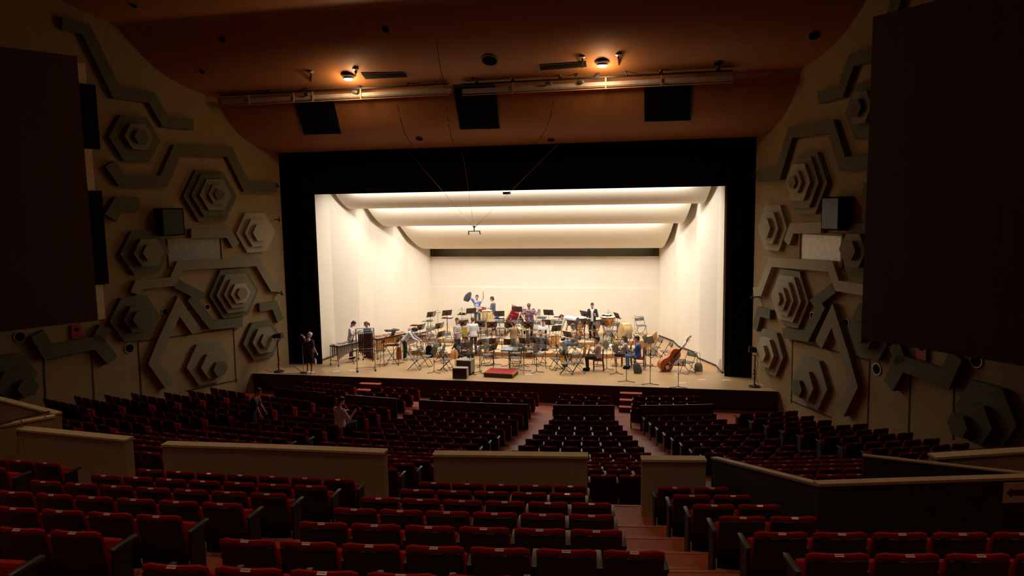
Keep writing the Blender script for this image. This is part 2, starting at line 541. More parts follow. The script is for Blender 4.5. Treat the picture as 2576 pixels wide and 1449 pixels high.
def shell_panel(name, pts, xw0, xw1, th=.10):
    """one curved ceiling panel: pts is its underside from the audience side to the lip"""
    mb = MB()
    n = len(pts)
    lo, hi = [], []
    for i, (y, z) in enumerate(pts):
        t = i / (n - 1)
        xw = xw0 + (xw1 - xw0) * t
        hi.append(((-xw, y, z), (xw, y, z)))
    vs, fs = [], []
    xn = 10
    for i, (a, b) in enumerate(hi):
        for j in range(xn + 1):
            x = a[0] + (b[0] - a[0]) * j / xn
            vs.append((x, a[1], a[2]))
    m = len(vs)
    for i, (a, b) in enumerate(hi):
        y0, z0 = pts[max(0, i - 1)]
        y1, z1 = pts[min(n - 1, i + 1)]
        nx = V((-(z1 - z0), (y1 - y0))).normalized() if False else None
        t = V((0, y1 - y0, z1 - z0)).normalized()
        nn = V((0, -t.z, t.y))
        for j in range(xn + 1):
            x = a[0] + (b[0] - a[0]) * j / xn
            vs.append((x, a[1] + nn.y * th, a[2] + nn.z * th))
    w = xn + 1
    for i in range(n - 1):
        for j in range(xn):
            fs.append((i * w + j, (i + 1) * w + j, (i + 1) * w + j + 1, i * w + j + 1))
            fs.append((m + i * w + j, m + i * w + j + 1, m + (i + 1) * w + j + 1, m + (i + 1) * w + j))
        fs.append((i * w, m + i * w, m + (i + 1) * w, (i + 1) * w))
        fs.append((i * w + xn, (i + 1) * w + xn, m + (i + 1) * w + xn, m + i * w + xn))
    for j in range(xn):
        fs.append((j, j + 1, m + j + 1, m + j))
        k = (n - 1) * w
        fs.append((k + j, m + k + j, m + k + j + 1, k + j + 1))
    mb.add(vs, fs)
    struct(name, mb, M_shell, smooth=True, fix=True)
def wave(y0, z0, y1, z1, n=12, lip=.22):
    """steep first, flattening into a rounded lip"""
    out = []
    for i in range(n + 1):
        t = i / n
        out.append((y0 + (y1 - y0) * t, z0 + (z1 - z0) * (1 - (1 - t) ** 1.55)))
    for a in (30, 60, 90):
        out.append((y1 + lip * math.sin(R(a)), z1 + lip * (1 - math.cos(R(a)))))
    return out
shell_panel('ceiling_shell_front', wave(2.05, 7.75, 3.15, 6.82), 8.35, 7.95)
shell_panel('ceiling_shell_middle', wave(4.05, 6.98, 5.52, 5.92), 7.62, 7.10)
shell_panel('ceiling_shell_rear', wave(6.35, 6.06, 8.62, 4.60), 6.88, 6.12)
# black masking round the opening
def drape(name, label, x0, x1, y, z0, z1, amp=.05, per=.28, seg=None):
    mb = MB()
    n = max(8, int(abs(x1 - x0) / per * 8))
    lo, hi = [], []
    for i in range(n + 1):
        x = x0 + (x1 - x0) * i / n
        lo.append((x, y + amp * math.sin(6.28318 * (x - x0) / per), z0))
        hi.append((x, y + amp * .8 * math.sin(6.28318 * (x - x0) / per), z1))
    vs = lo + hi + [(p[0], p[1] + .02, p[2]) for p in lo] + [(p[0], p[1] + .02, p[2]) for p in hi]
    k = n + 1
    fs = []
    for i in range(n):
        fs += [(i, i + 1, k + i + 1, k + i), (2 * k + i, 3 * k + i, 3 * k + i + 1, 2 * k + i + 1), (i, 2 * k + i, 2 * k + i + 1, i + 1), (k + i, k + i + 1, 3 * k + i + 1, 3 * k + i)]
    fs += [(0, k, 3 * k, 2 * k), (n, 2 * k + n, 3 * k + n, k + n)]
    mb.add(vs, fs)
    o = mb.build(name, M_black, smooth=True)
    return tag(o, label, 'curtain')
drape('stage_curtain', 'black masking curtain down the left side of the stage opening, behind the man in shorts', -10.4, -8.42, .42, .0, 9.6, .05)
drape('stage_curtain', 'black masking curtain down the right side of the stage opening, beyond the double bass', 8.80, 10.4, .42, .0, 9.6, .06)
drape('stage_border', 'wide black border cloth across the top of the stage opening', -10.6, 10.6, .30, 7.47, 9.9, .012, .6)
mb = MB()
for s in (-1, 1):
    mb.box((s * 11.0, .30, 4.6), (1.9, .04, 9.6))
    mb.box((s * 12.0, 5, 4.6), (.1, 12, 9.6))
mb.box((0, 5, 10.2), (26, 12, .1))
mb.box((0, 11.0, 4.6), (26, .1, 11))
struct('wall_stage_house', mb, M_black)
# risers
mb = MB()
R1 = [(-5.75, 4.3), (-5.12, 2.98), (-3.62, 2.30), (-1.95, 3.02), (4.0, 3.22), (5.2, 4.2), (5.2, 5.52), (3.35, 4.9), (.2, 4.6), (-1.45, 4.76), (-5.45, 4.93), (-5.75, 4.95)]
R2 = [(-5.55, 8.35), (-5.45, 4.95), (-1.45, 4.78), (.2, 4.62), (3.35, 4.92), (5.2, 5.55), (5.6, 5.62), (6.08, 8.35)]
def riser(poly, z0, z1):
    m = MB()
    m.prism(poly, z0, z1 - .03)
    m.m = 1
    m.prism(poly, z1 - .03, z1)
    return m
o = riser(R1, 0, .2).build('riser_platform', [M_riserside, M_riser], fix=True)
tag(o, 'low wooden riser platform under the middle rows of the band', 'platform')
o = riser(R2, 0, .4).build('riser_platform', [M_riserside, M_riser], fix=True)
tag(o, 'higher wooden riser platform along the back wall under the percussion', 'platform')

# ------------------------------------------------------------------ stepped hexagons and bars on the side walls
SIDE = {-1: 'left', 1: 'right'}
def hexpoly(cu, cz, r):
    return [(cu + r * math.cos(R(60 * i)), cz + r * math.sin(R(60 * i))) for i in range(6)]
def wall_prism(mb, side, poly, h0, h1):
    lo = [w2p(side, u, z, h0) for u, z in poly]
    hi = [w2p(side, u, z, h1) for u, z in poly]
    mb.hexa(lo, hi)
HEX = [  # left vertex, right vertex on the left wall, tiers as (share of the radius, shift u, shift z, height), colours, words
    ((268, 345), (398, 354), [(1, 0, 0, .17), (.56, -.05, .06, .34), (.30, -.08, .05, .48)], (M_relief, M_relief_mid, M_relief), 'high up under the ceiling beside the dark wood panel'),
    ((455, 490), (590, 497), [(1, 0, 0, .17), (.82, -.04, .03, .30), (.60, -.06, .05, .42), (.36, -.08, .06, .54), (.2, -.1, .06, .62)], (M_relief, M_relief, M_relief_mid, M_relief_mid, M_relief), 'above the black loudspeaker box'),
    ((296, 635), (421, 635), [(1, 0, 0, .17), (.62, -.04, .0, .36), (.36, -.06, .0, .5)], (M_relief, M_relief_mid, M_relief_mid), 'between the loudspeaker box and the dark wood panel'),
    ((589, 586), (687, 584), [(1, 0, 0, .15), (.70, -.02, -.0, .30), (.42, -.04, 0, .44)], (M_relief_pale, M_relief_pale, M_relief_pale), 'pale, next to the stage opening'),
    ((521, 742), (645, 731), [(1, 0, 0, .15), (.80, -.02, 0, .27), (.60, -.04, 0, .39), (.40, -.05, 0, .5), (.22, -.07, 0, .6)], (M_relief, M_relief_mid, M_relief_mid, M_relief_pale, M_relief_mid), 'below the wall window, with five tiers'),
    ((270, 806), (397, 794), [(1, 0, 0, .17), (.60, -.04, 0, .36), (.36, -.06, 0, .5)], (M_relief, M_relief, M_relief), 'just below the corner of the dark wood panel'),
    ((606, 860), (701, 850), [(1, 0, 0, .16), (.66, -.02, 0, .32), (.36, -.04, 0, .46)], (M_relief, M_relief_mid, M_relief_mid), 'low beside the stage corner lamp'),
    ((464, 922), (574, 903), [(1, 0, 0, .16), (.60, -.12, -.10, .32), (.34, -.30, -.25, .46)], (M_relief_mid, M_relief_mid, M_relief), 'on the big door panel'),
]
for i, (a, b, tiers, cols, words) in enumerate(HEX):
    pa, pb = wuz(*a), wuz(*b)
    cu, cz, r = (pa[0] + pb[0]) / 2, (pa[1] + pb[1]) / 2, abs(pa[0] - pb[0]) / 2
    for side in (-1, 1):
        rt = thing('hexagon_relief', 'stepped hexagon on the %s wall, %s' % (SIDE[side], words), 'wall relief', w2p(side, cu, cz - r, .0), 0, 'hexagon reliefs on the %s wall' % SIDE[side])
        off = rt.location
        h0 = -.02
        for j, (f, du, dz, h) in enumerate(tiers):
            mb = MB()
            mb.T = Matrix.Translation(-off)
            wall_prism(mb, side, hexpoly(cu + du, cz + dz, r * f), h0, h)
            c = cols[j]
            if side == 1 and i in (1, 4, 6):  # reflected stage light on these right-hand hexagons, painted in as paler colours
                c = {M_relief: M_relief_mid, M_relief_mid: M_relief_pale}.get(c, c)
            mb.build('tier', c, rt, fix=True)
            h0 = h - .01
for side in (-1, 1):
    # the largest hexagon, low on the wall and far from the stage
    pa, pb = wuz(2417, 1022, 1), wuz(2573, 1068, 1)
    cu, cz, r = (pa[0] + pb[0]) / 2, (pa[1] + pb[1]) / 2, abs(pa[0] - pb[0]) / 2
    if side == -1:
        pr = wuz(90, 934, -1)
        cu, cz = pr[0] + r, pr[1] - .05
    rt = thing('hexagon_relief', 'largest stepped hexagon relief, low on the %s wall and farthest from the stage' % SIDE[side], 'wall relief', w2p(side, cu, cz - r, 0), 0, 'hexagon reliefs on the %s wall' % SIDE[side])
    h0 = -.02
    for f, du, dz, h in ((1, 0, 0, .17), (.62, -.15, -.2, .34), (.36, -.45, -.35, .5)):
        mb = MB()
        mb.T = Matrix.Translation(-rt.location)
        wall_prism(mb, side, hexpoly(cu + du, cz + dz, r * f), h0, h)
        mb.build('tier', M_relief, rt, fix=True)
        h0 = h - .01
def bar(mb, side, pts, w, h):
    p = [V(q) for q in pts]
    offs = []
    for i in range(len(p)):
        a = (p[i] - p[i - 1]).normalized() if i else (p[1] - p[0]).normalized()
        b = (p[i + 1] - p[i]).normalized() if i < len(p) - 1 else a
        t = (a + b).normalized()
        nn = V((-t.y, t.x))
        offs.append(nn * (w / 2 / max(.35, nn.dot(V((-a.y, a.x))))))
    for i in range(len(p) - 1):
        wall_prism(mb, side, [p[i] - offs[i], p[i + 1] - offs[i + 1], p[i + 1] + offs[i + 1], p[i] + offs[i]], -.02, h)
BARS = [
    ([(150, 60), (209, 75), (287, 235), (374, 246), (409, 307), (480, 314)], .40, M_relief, 'long crooked relief bar climbing towards the ceiling on the %s wall'),
    ([(270, 412), (300, 455), (405, 457), (440, 378), (570, 382), (613, 470), (689, 472)], .40, M_relief, 'crooked relief bar arching over the upper hexagons on the %s wall'),
    ([(272, 548), (294, 511), (343, 513)], .46, M_relief, 'short bent relief bar left alone beside the loudspeaker box on the %s wall'),
    ([(474, 587), (569, 587), (587, 618)], .36, M_relief_mid, 'short bent relief bar over the wall window on the %s wall'),
    ([(333, 738), (342, 716), (428, 708), (446, 668), (642, 659), (680, 723), (702, 724)], .34, M_relief_mid, 'long bent relief bar running under the wall window on the %s wall'),
    ([(436, 712), (494, 742), (480, 756), (526, 816), (603, 811)], .36, M_relief, 'hooked relief bar below the five-tier hexagon on the %s wall'),
    ([(421, 968), (381, 911), (404, 854), (443, 770), (487, 832)], .40, M_relief_mid, 'tent shaped relief bar crossing the big door panel on the %s wall'),
    ([(646, 773), (684, 767), (699, 806)], .34, M_relief, 'short bent relief bar above the lowest hexagon by the stage on the %s wall'),
    ([(88, 838), (116, 884), (240, 860), (277, 906)], .44, M_relief, 'wide relief bar low on the %s wall beneath the dark wood panel'),
]
for pts, w, m, words in BARS:
    q = [wuz(*p) for p in pts]
    for side in (-1, 1):
        mb = MB()
        bar(mb, side, q, w, .20)
        if 'wide relief' in words:
            bar(mb, side, [wuz(240, 860), wuz(259, 822)], w, .20)
        mm = m
        if side == 1 and ('under the wall' in words or 'over the wall' in words):  # stage light on the right-hand window bars, put into a paler colour
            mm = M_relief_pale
        lab = words % SIDE[side]
        if side == 1:
            lab = lab.replace('left alone ', '')
        tag(mb.build('relief_bar', mm, fix=True), lab, 'wall relief', 'relief bars on the %s wall' % SIDE[side])
# seams of the door panels, ledge, window, speaker boxes, round ports
for side in (-1, 1):
    mb = MB()
    def seam(a, b, w=.05):
        bar(mb, side, [wuz(*a), wuz(*b)], w, .012)
    for a, b in (((347, 860), (587, 826)), ((587, 826), (594, 962)), ((347, 860), (356, 1000)), ((109, 886), (114, 1003)), ((229, 868), (237, 1005)), ((466, 984), (597, 956))):
        seam(a, b)
    struct('trim_door_seams_' + SIDE[side], mb, M_seam, fix=True)
    a, b = wuz(424, 606), wuz(557, 656)
    u0, u1, z0, z1 = b[0], a[0], b[1] - .0, a[1]
    mb = MB()
    for p in ([(u0 - .08, z0 - .08), (u1 + .08, z0 - .08), (u1 + .08, z0), (u0 - .08, z0)], [(u0 - .08, z1), (u1 + .08, z1), (u1 + .08, z1 + .08), (u0 - .08, z1 + .08)],
              [(u0 - .08, z0), (u0, z0), (u0, z1), (u0 - .08, z1)], [(u1, z0), (u1 + .08, z0), (u1 + .08, z1), (u1, z1)]):
        wall_prism(mb, side, p, -.02, .06)
    fr = struct('window_%d' % (1 if side < 0 else 2), mb, M_wall, fix=True)
    mb = MB()
    wall_prism(mb, side, [(u0, z0), (u1, z0), (u1, z1), (u0, z1)], -.01, .015)
    mb.build('pane', mat('pane_grey', (.22, .22, .17), .35) if side < 0 else mat('pane_painted_lit', (.72, .68, .52), .3), fr, fix=True)  # the right pane is lit: its brightness is painted into the colour
    a, b = wuz(402, 524, -1, .5), wuz(463, 592, -1, .5)
    mb = MB()
    wall_prism(mb, side, [(b[0], b[1]), (a[0], b[1]), (a[0], a[1]), (b[0], a[1])], -.02, .5)
    o = mb.build('loudspeaker', M_black, fix=True)
    tag(o, 'square black loudspeaker box fixed to the %s wall' % SIDE[side], 'loudspeaker')
    mb = MB()
    wall_prism(mb, side, [(b[0] + .05, b[1] + .05), (a[0] - .05, b[1] + .05), (a[0] - .05, a[1] - .05), (b[0] + .05, a[1] - .05)], .5, .515)
    mb.build('grille', M_blackm, o, fix=True)
    for i, (px, py, r) in enumerate(((414, 784, .13), (469, 780, .13), (521, 772, .13), (325, 876, .19), (49, 847, .19))):
        u, z = wuz(px, py)
        t = thing('wall_port', 'round dark port in the %s wall, %s' % (SIDE[side], ('outermost of the row of three', 'middle of the row of three', 'nearest the stage in the row of three', 'larger one above the door seam', 'larger one far from the stage')[i]), 'port', w2p(side, u, z - r, 0), 0, 'round ports in the %s wall' % SIDE[side])
        for nm, r0, m, h in (('rim', r, M_steel, .03), ('bore', r * .78, M_black, .034)):
            mb = MB()
            mb.T = Matrix.Translation(-t.location)
            wall_prism(mb, side, [(u + r0 * math.cos(R(20 * k)), z + r0 * math.sin(R(20 * k))) for k in range(18)], -.01, h)
            mb.build(nm, m, t, fix=True)
    # red alarm panel
    u, z = wuz(191, 834)
    mb = MB()
    wall_prism(mb, side, [(u - .17, z - .24), (u + .17, z - .24), (u + .17, z + .24), (u - .17, z + .24)], -.01, .08)
    o = mb.build('alarm_panel', mat('alarm_red', (.35, .02, .02), .4), fix=True)
    tag(o, 'small red alarm panel on the %s wall under the dark wood panel' % SIDE[side], 'alarm')
    mb = MB()
    wall_prism(mb, side, [(u - .06, z + .02), (u + .06, z + .02), (u + .06, z + .14), (u - .06, z + .14)], .08, .1)
    mb.build('button', M_black, o, fix=True)
# dark wood boxes standing out from the side walls
mb = MB()
mb.prism([(-11.26, -9.15), (-15.6, -16.6), (-17.0, -16.6), (-14.5, -10.6), (-13.9, -9.6)], 3.43, 11.65)
struct('wall_left_wood_bay', mb, M_panel, fix=True)
mb = MB()
mb.prism([(11.35, -9.4), (16.6, -15.6), (16.7, -15.7), (14.4, -10.6), (13.95, -9.6)], 3.38, 11.25)
struct('wall_right_wood_bay', mb, M_panel, fix=True)
for (x0, y0, x1, y1), words in (((207, 215, 236, 375), 'upper'), ((228, 480, 252, 715), 'lower')):
    a, b = wuz(x1, y0), wuz(x1, y1)
    mb = MB()
    wall_prism(mb, -1, [(a[0], b[1]), (a[0] + .9, b[1]), (a[0] + .9, a[1]), (a[0], a[1])], -.01, .12)
    tag(mb.build('side_light_port', M_black, fix=True), '%s tall black lighting port in the left wall beside the dark wood bay' % words, 'lighting port')
mb = MB()
a, b = wuz(211, 160), wuz(264, 802)
wall_prism(mb, -1, [(a[0] - .02, b[1]), (a[0] + 1.0, b[1]), (a[0] + 1.0, a[1]), (a[0] - .02, a[1])], -.01, .04)
struct('trim_lit_wall_strip', mb, M_cap, fix=True)  # brightly lit strip of wall, its light put into a pale colour
# ------------------------------------------------------------------ seating
def in_frame(p, pad=40):
    d = V(p) - CAM
    z = d.dot(FW)
    if z < .3:
        return False
    x = 1288 + FPX * d.dot(RT) / z
    y = 724.5 + FPX * d.dot(DN) / z
    return -pad < x < 2576 + pad and -pad < y < 1449 + pad
DIG = {}
def digit(ch):
    if ch not in DIG:
        cu = bpy.data.curves.new('digit', 'FONT')
        cu.body = ch
        cu.resolution_u = 2
        ob = bpy.data.objects.new('digit', cu)
        COL.objects.link(ob)
        me = ob.to_mesh()
        DIG[ch] = ([v.co.copy() for v in me.vertices], [tuple(p.vertices) for p in me.polygons], max([v.co.x for v in me.vertices]))
        ob.to_mesh_clear()
        bpy.data.objects.remove(ob, do_unlink=True)
        bpy.data.curves.remove(cu)
    return DIG[ch]
def write(mb, s, x, y, size, z=0.0):
    for ch in s:
        vs, fs, w = digit(ch)
        mb.add([(x + v.x * size, y + v.y * size, z) for v in vs], fs)
        x += (w + .10) * size
    return x
SW = .435
def slab(mb, zs, ths, y_of, w_of, bow, n=8, corner=True):
    """a bowed upright slab: rows of height z with thickness th about y_of(z)"""
    rows = []
    for z, th in zip(zs, ths):
        fr, bk = [], []
        w = w_of(z)
        for i in range(n + 1):
            u = -1 + 2 * i / n
            yb = y_of(z) - bow * (1 - u * u)
            e = 1.0 - .55 * max(0, abs(u) - .78) / .22
            dz = -.016 * max(0, abs(u) - .75) / .25 if z > zs[-1] - .03 else 0
            fr.append((u * w / 2, yb + th * e, z + dz))
            bk.append((u * w / 2, yb, z + dz))
        rows.append(fr + bk[::-1])
    mb.loft(rows)
y_rec = lambda z: -.03 - (z - .36) * .24
def seat_parts(root, both, plate_mesh):
    mb = MB()
    slab(mb, (.34, .37, .45, .60, .72, .765, .782), (.03, .06, .075, .07, .065, .055, .025), lambda z: y_rec(z) + (.012 if z > .77 else 0), lambda z: SW - (.01 if z < .4 else 0), .035)
    mb.build('backrest', M_red, root, smooth=True, fix=True)
    mb = MB()
    slab(mb, (.20, .24, .50, .715, .742), (.014, .018, .02, .02, .012), lambda z: y_rec(z) - .021, lambda z: SW - .012 - .02 * max(0, (.5 - z)), .035)
    mb.build('back_shell', M_shellb, root, smooth=True, fix=True)
    mb = MB()
    mb.T = Matrix.Translation((0, .095, .435)) @ Matrix.Rotation(R(80), 4, 'X')
    mb.box((0, 0, 0), (.425, .36, .085), .03)
    mb.build('seat_cushion', M_red, root, smooth=True)
    for s in ((-1, 1) if both else (-1,)):
        mb = MB()
        mb.box((s * .240, .105, .585), (.05, .30, .035), .012)
        mb.build('armrest', M_arm, root, smooth=True)
        mb = MB()
        mb.box((s * .240, .07, .285), (.028, .22, .57), .006)
        mb.box((s * .240, .07, .012), (.05, .26, .022))
        mb.build('standard', M_std, root)
    o = bpy.data.objects.new('number_plate', plate_mesh)
    COL.objects.link(o)
    o.parent = root
    return root
PT = Matrix.Translation((0, y_rec(.765) - .037 + .013, .7745)) @ Matrix.Rotation(R(34), 4, 'X')
def plate(row=None, num=None):
    mb = MB()
    mb.T = PT
    mb.box((0, 0, .0035), (.064, .024, .005), .0015)
    if row is not None:
        mb.m = 1
        write(mb, str(row), -.026, -.0065, .0185, .0064)
        mb.m = 2
        write(mb, str(num), .004, -.0065, .0185, .0064)
    return mb.mesh('number_plate', [M_plate, M_pred, M_pblk])
plain = plate()
ROOTS = {}
def proto(both):
    if both not in ROOTS:
        ROOTS[both] = 'new'
    return ROOTS[both]
def ordinal(n):
    w = ['first', 'second', 'third', 'fourth', 'fifth', 'sixth', 'seventh', 'eighth', 'ninth', 'tenth', 'eleventh', 'twelfth', 'thirteenth', 'fourteenth', 'fifteenth', 'sixteenth', 'seventeenth', 'eighteenth']
    return w[n - 1]
SEATS = []      # (distance, loc, rz, both, label, group, row, num, scale)
UP = []
Cx = {0: (3.47, 6.40), 1: (3.41, 6.29), 2: (3.57, 5.94), 3: (3.47, 5.81), 4: (3.36, 5.72), 5: (3.48, 5.34), 6: (3.41, 5.26)}
Rx = {0: (7.89, 4), 1: (7.70, 5), 2: (7.45, 6), 3: (7.23, 2), 4: (7.02, 2), 5: (6.82, 2), 6: (6.63, 2)}
Lx = {-1: 2.0, 0: 1.98, 1: 1.99, 2: 2.02, 3: 2.05, 4: 2.04, 5: 2.09, 6: 2.05}
PIT = .482
for k in range(-1, 7):
    rown = 'row %s the low cream walls' % ('right behind' if k == 6 else ordinal(7 - k) + ' back from')
    if k in Cx:
        a, b = Cx[k]
        n = int(round((b - a) / PIT)) + 1
        for i in range(n):
            x = a + (b - a) * i / (n - 1)
            UP.append((k, x, 'centre', n - i, n, 46 - (n - 1 - i), i == n - 1))
    if k in Rx:
        a, n = Rx[k]
        for i in range(n):
            UP.append((k, a + i * .478, 'right', i + 1, n, 47 + i, i == n - 1))
    b = Lx[k]
    for i in range(7):
        UP.append((k, b - i * .487, 'left', i + 1, 7, 38 - i, i == 0))
    if k >= 4:
        for i in range(6):
            UP.append((k, -2.66 - i * .487, 'far left', i + 1, 6, 30 - i, i == 0))
rowname = {6: 'front row', 5: 'second row', 4: 'third row', 3: 'fourth row', 2: 'fifth row', 1: 'sixth row', 0: 'seventh row', -1: 'eighth row'}
for k, x, blk, nth, n, num, both in UP:
    y = yu(k, x)
    loc = V((x, y, zu(k) - SEAT_H))
    if not in_frame(loc + V((0, 0, .78)), 110):
        continue
    from_ = 'left' if blk == 'right' else 'right'
    lab = 'red seat, %s from %s, %s behind the low walls, %s block' % (ordinal(nth), from_, rowname[k], blk)
    SEATS.append(((loc - CAM).length, loc, au(k, x), both, lab, 'upper seats, %s block' % blk, 23 - k, num, 1.0))
def low(k, xs, blk, frm):
    n = len(xs)
    for i, x in enumerate(xs):
        if k >= 4:
            y, z, a = yl(k, x), ZL[k] - SEAT_H, al(k, x)
        else:
            y, z, a = (-2.95, -3.72, -4.55)[k - 1] + .018 * (abs(x) > 5) * (abs(x) - 5) * 8, FLOOR0, 0
        loc = V((x, y, z))
        if not in_frame(loc + V((0, 0, .78)), 30):
            continue
        nth = i + 1 if frm == 'left' else n - i
        lab = 'dark red seat, %s from %s, %s row from the stage, %s block' % (ordinal(nth), frm, ordinal(k), blk)
        SEATS.append(((loc - CAM).length, loc, a, i == n - 1, lab, 'lower seats, %s block' % blk, None, None, 1.0 if k > 3 else .96))
def span(a, b, pit=.482):
    n = max(1, int(round((b - a) / pit)) + 1)
    return [a + (b - a) * i / max(1, n - 1) for i in range(n)]
for k in range(4, 17):
    j = k - 4
    low(k, span(-1.67, 1.70), 'lower centre', 'right')
    low(k, span(3.14, 4.68 + .185 * j), 'lower right centre', 'left')
    low(k, span(-4.68 - .185 * j, -3.04), 'lower left centre', 'right')
    s0, s1 = 6.08 + .22 * j, 7.91 + .26 * j
    low(k, span(s0, s1), 'lower right', 'left')
    low(k, span(-s1, -s0), 'lower left', 'right')
    w0 = 9.08 + .33 * j
    w1 = w0
    while True:
        t = w1 + .5
        if t > wallx(yl(k, t)) - .75:
            break
        w1 += .482
    low(k, span(w0, w1), 'lower right wing', 'left')
    low(k, span(-w1, -w0), 'lower left wing', 'right')
for k in (1, 2, 3):
    low(k, span(-1.80, 1.70, .47), 'lower centre', 'right')
    low(k, span(2.93, 4.39, .47), 'lower right centre', 'left')
    low(k, span(-4.45, -2.95, .47), 'lower left centre', 'right')
    if k < 3 or True:
        low(k, span(5.60, 7.50, .47), 'lower right', 'left')
        low(k, span(-7.50, -5.62, .47), 'lower left', 'right')
# hidden by the low walls from the photograph's place: these can only be part of the mass
def hid(loc):
    p = V(loc) + V((0, 0, .78))
    d = p - CAM
    t = (-18.75 - CAM.y) / d.y
    if t >= 1:
        return False
    q = CAM + d * t
    for a, b in ((-4.5, -2.1), (-1.4, 2.3), (3.1, 5.4), (6.2, 7.2)):
        if a < q.x < b and q.z < 3.17:
            return True
    return False
SEATS.sort(key=lambda s: s[0] + (500 if hid(s[1]) else 0))
mass = []
first = {}
used = {}
for i, (d, loc, a, both, lab, grp, row, num, sc) in enumerate(SEATS):
    if i >= 300:
        mass.append((loc, a, sc))
        continue
    if both not in first:
        r = thing('theatre_seat', lab, 'seat', loc, a, grp, sc)
        seat_parts(r, both, plain)
        first[both] = r
    else:
        r = copy_thing(first[both], loc, a, lab, grp)
        r.scale = (sc,) * 3
    if row is not None:
        c = [c for c in r.children if c.name.startswith('number_plate')][0]
        c.data = plate(row, num)
mb = MB()
for loc, a, sc in mass:
    mb.T = Matrix.Translation(loc) @ Matrix.Rotation(a, 4, 'Z') @ Matrix.Scale(sc, 4)
    mb.m = 0
    slab(mb, (.34, .45, .72, .782), (.03, .075, .065, .025), y_rec, lambda z: SW, .035, 4)
    mb.box((0, .095, .435), (.425, .085, .36))
    mb.m = 1
    slab(mb, (.2, .5, .742), (.014, .02, .012), lambda z: y_rec(z) - .021, lambda z: SW - .012, .035, 4)
    mb.m = 2
    mb.box((-.24, .105, .585), (.05, .30, .035))
    mb.m = 3
    mb.box((-.24, .07, .285), (.028, .22, .57))
    mb.m = 4
    T0 = mb.T
    mb.T = T0 @ PT
    mb.box((0, 0, .0035), (.064, .024, .005))
o = mb.build('theatre_seat_rows', [M_red, M_shellb, M_arm, M_std, M_plate], fix=True)
tag(o, 'far rows of dark red seats spreading from the stage front to both side walls', 'seats', None, 'stuff')

# ------------------------------------------------------------------ low walls, stair enclosure, barrier, steps to the stage
def lowwall(name, pts, z1, z0, th, label, cap=.035, mw=M_para, mc=M_cap, z1b=None):
    """pts: the near top edge from left to right"""
    p = [V((q[0], q[1])) for q in pts]
    t = thing(name, label, 'low wall', (p[0].x, p[0].y, z0), 0, 'low walls between the two tiers')
    zz = [z1 + ((z1b if z1b is not None else z1) - z1) * i / (len(p) - 1) for i in range(len(p))]
    for nm, m, a, b, grow in (('wall_body', mw, None, -cap, 0.0), ('wall_cap', mc, -cap, 0.0, .012)):
        mb = MB()
        mb.T = Matrix.Translation(-t.location)
        for i in range(len(p) - 1):
            d = (p[i + 1] - p[i]).normalized()
            nn = V((-d.y, d.x))
            e0 = d * (-grow if i == 0 else 0)
            e1 = d * (grow if i == len(p) - 2 else 0)
            A, B = p[i] + e0 - nn * grow, p[i + 1] + e1 - nn * grow
            C, D = p[i + 1] + e1 + nn * (th + grow), p[i] + e0 + nn * (th + grow)
            la = (z0, z0) if a is None else (zz[i] + a, zz[i + 1] + a)
            lb = (zz[i] + b, zz[i + 1] + b)
            mb.hexa([(A.x, A.y, la[0]), (B.x, B.y, la[1]), (C.x, C.y, la[1]), (D.x, D.y, la[0])],
                    [(A.x, A.y, lb[0]), (B.x, B.y, lb[1]), (C.x, C.y, lb[1]), (D.x, D.y, lb[0])])
        mb.build(nm, m, t, fix=True)
    return t
def pp(*px, z=3.2):
    return [tuple(at(x, y, z=z))[:2] for x, y in px]
lowwall('low_wall', pp((40, 1079), (313, 1106)), 3.2, 1.5, .17, 'low cream wall at the far left, left of the first gap')
lowwall('low_wall', pp((407, 1118), (690, 1127), (965, 1138)), 3.2, 1.5, .17, 'long low cream wall left of centre, the longest of the five')
lowwall('low_wall', pp((1090, 1143), (1478, 1148)), 3.2, 1.5, .17, 'low cream wall across the centre, between the two aisle gaps')
lowwall('low_wall', pp((1616, 1156), (1776, 1157)), 3.2, 1.5, .17, 'shortest low cream wall, right of the aisle steps')
lowwall('low_wall', pp((2357, 1150), (2600, 1134)), 3.2, 1.5, .17, 'low cream wall at the far right edge behind the stair opening')
lowwall('low_wall', [(-6.2, -20.6)] + pp((138, 1046)), 3.2, 1.5, .15, 'cream wall end under the metal handrail at the far left')
lowwall('low_wall', pp((-60, 990), (137, 1040)), 3.2, 1.5, .12, 'cream wall behind the metal handrail at the far left')
wA, wB = at(1790, 1150, z=3.2), at(2060, 1217, z=3.9)
wC = at(2640, 1198, z=3.9)
M_dkwall = mat('stair_wall_dark', (0.030, 0.020, 0.014), 0.7)
lowwall('stair_wall', [(wA.x, wA.y), (wB.x, wB.y)], 3.2, 1.5, .09, 'dark wall with a pale wooden cap sloping down beside the seats on the right', .03, M_dkwall, M_capwood, 3.9)
lowwall('stair_wall', [(wB.x, wB.y), (wC.x, wC.y)], 3.9, 1.5, .09, 'dark wall with a wooden cap facing the seats at the right, bearing the arrow sign', .03, M_dkwall, M_capwood)
w2 = pp((2172, 1145), (2610, 1194), z=3.2)
lowwall('stair_wall', w2, 3.2, 1.5, .06, 'dark far wall of the stair opening with a thin wooden cap on the right', .02, M_dkwall, M_capwood)
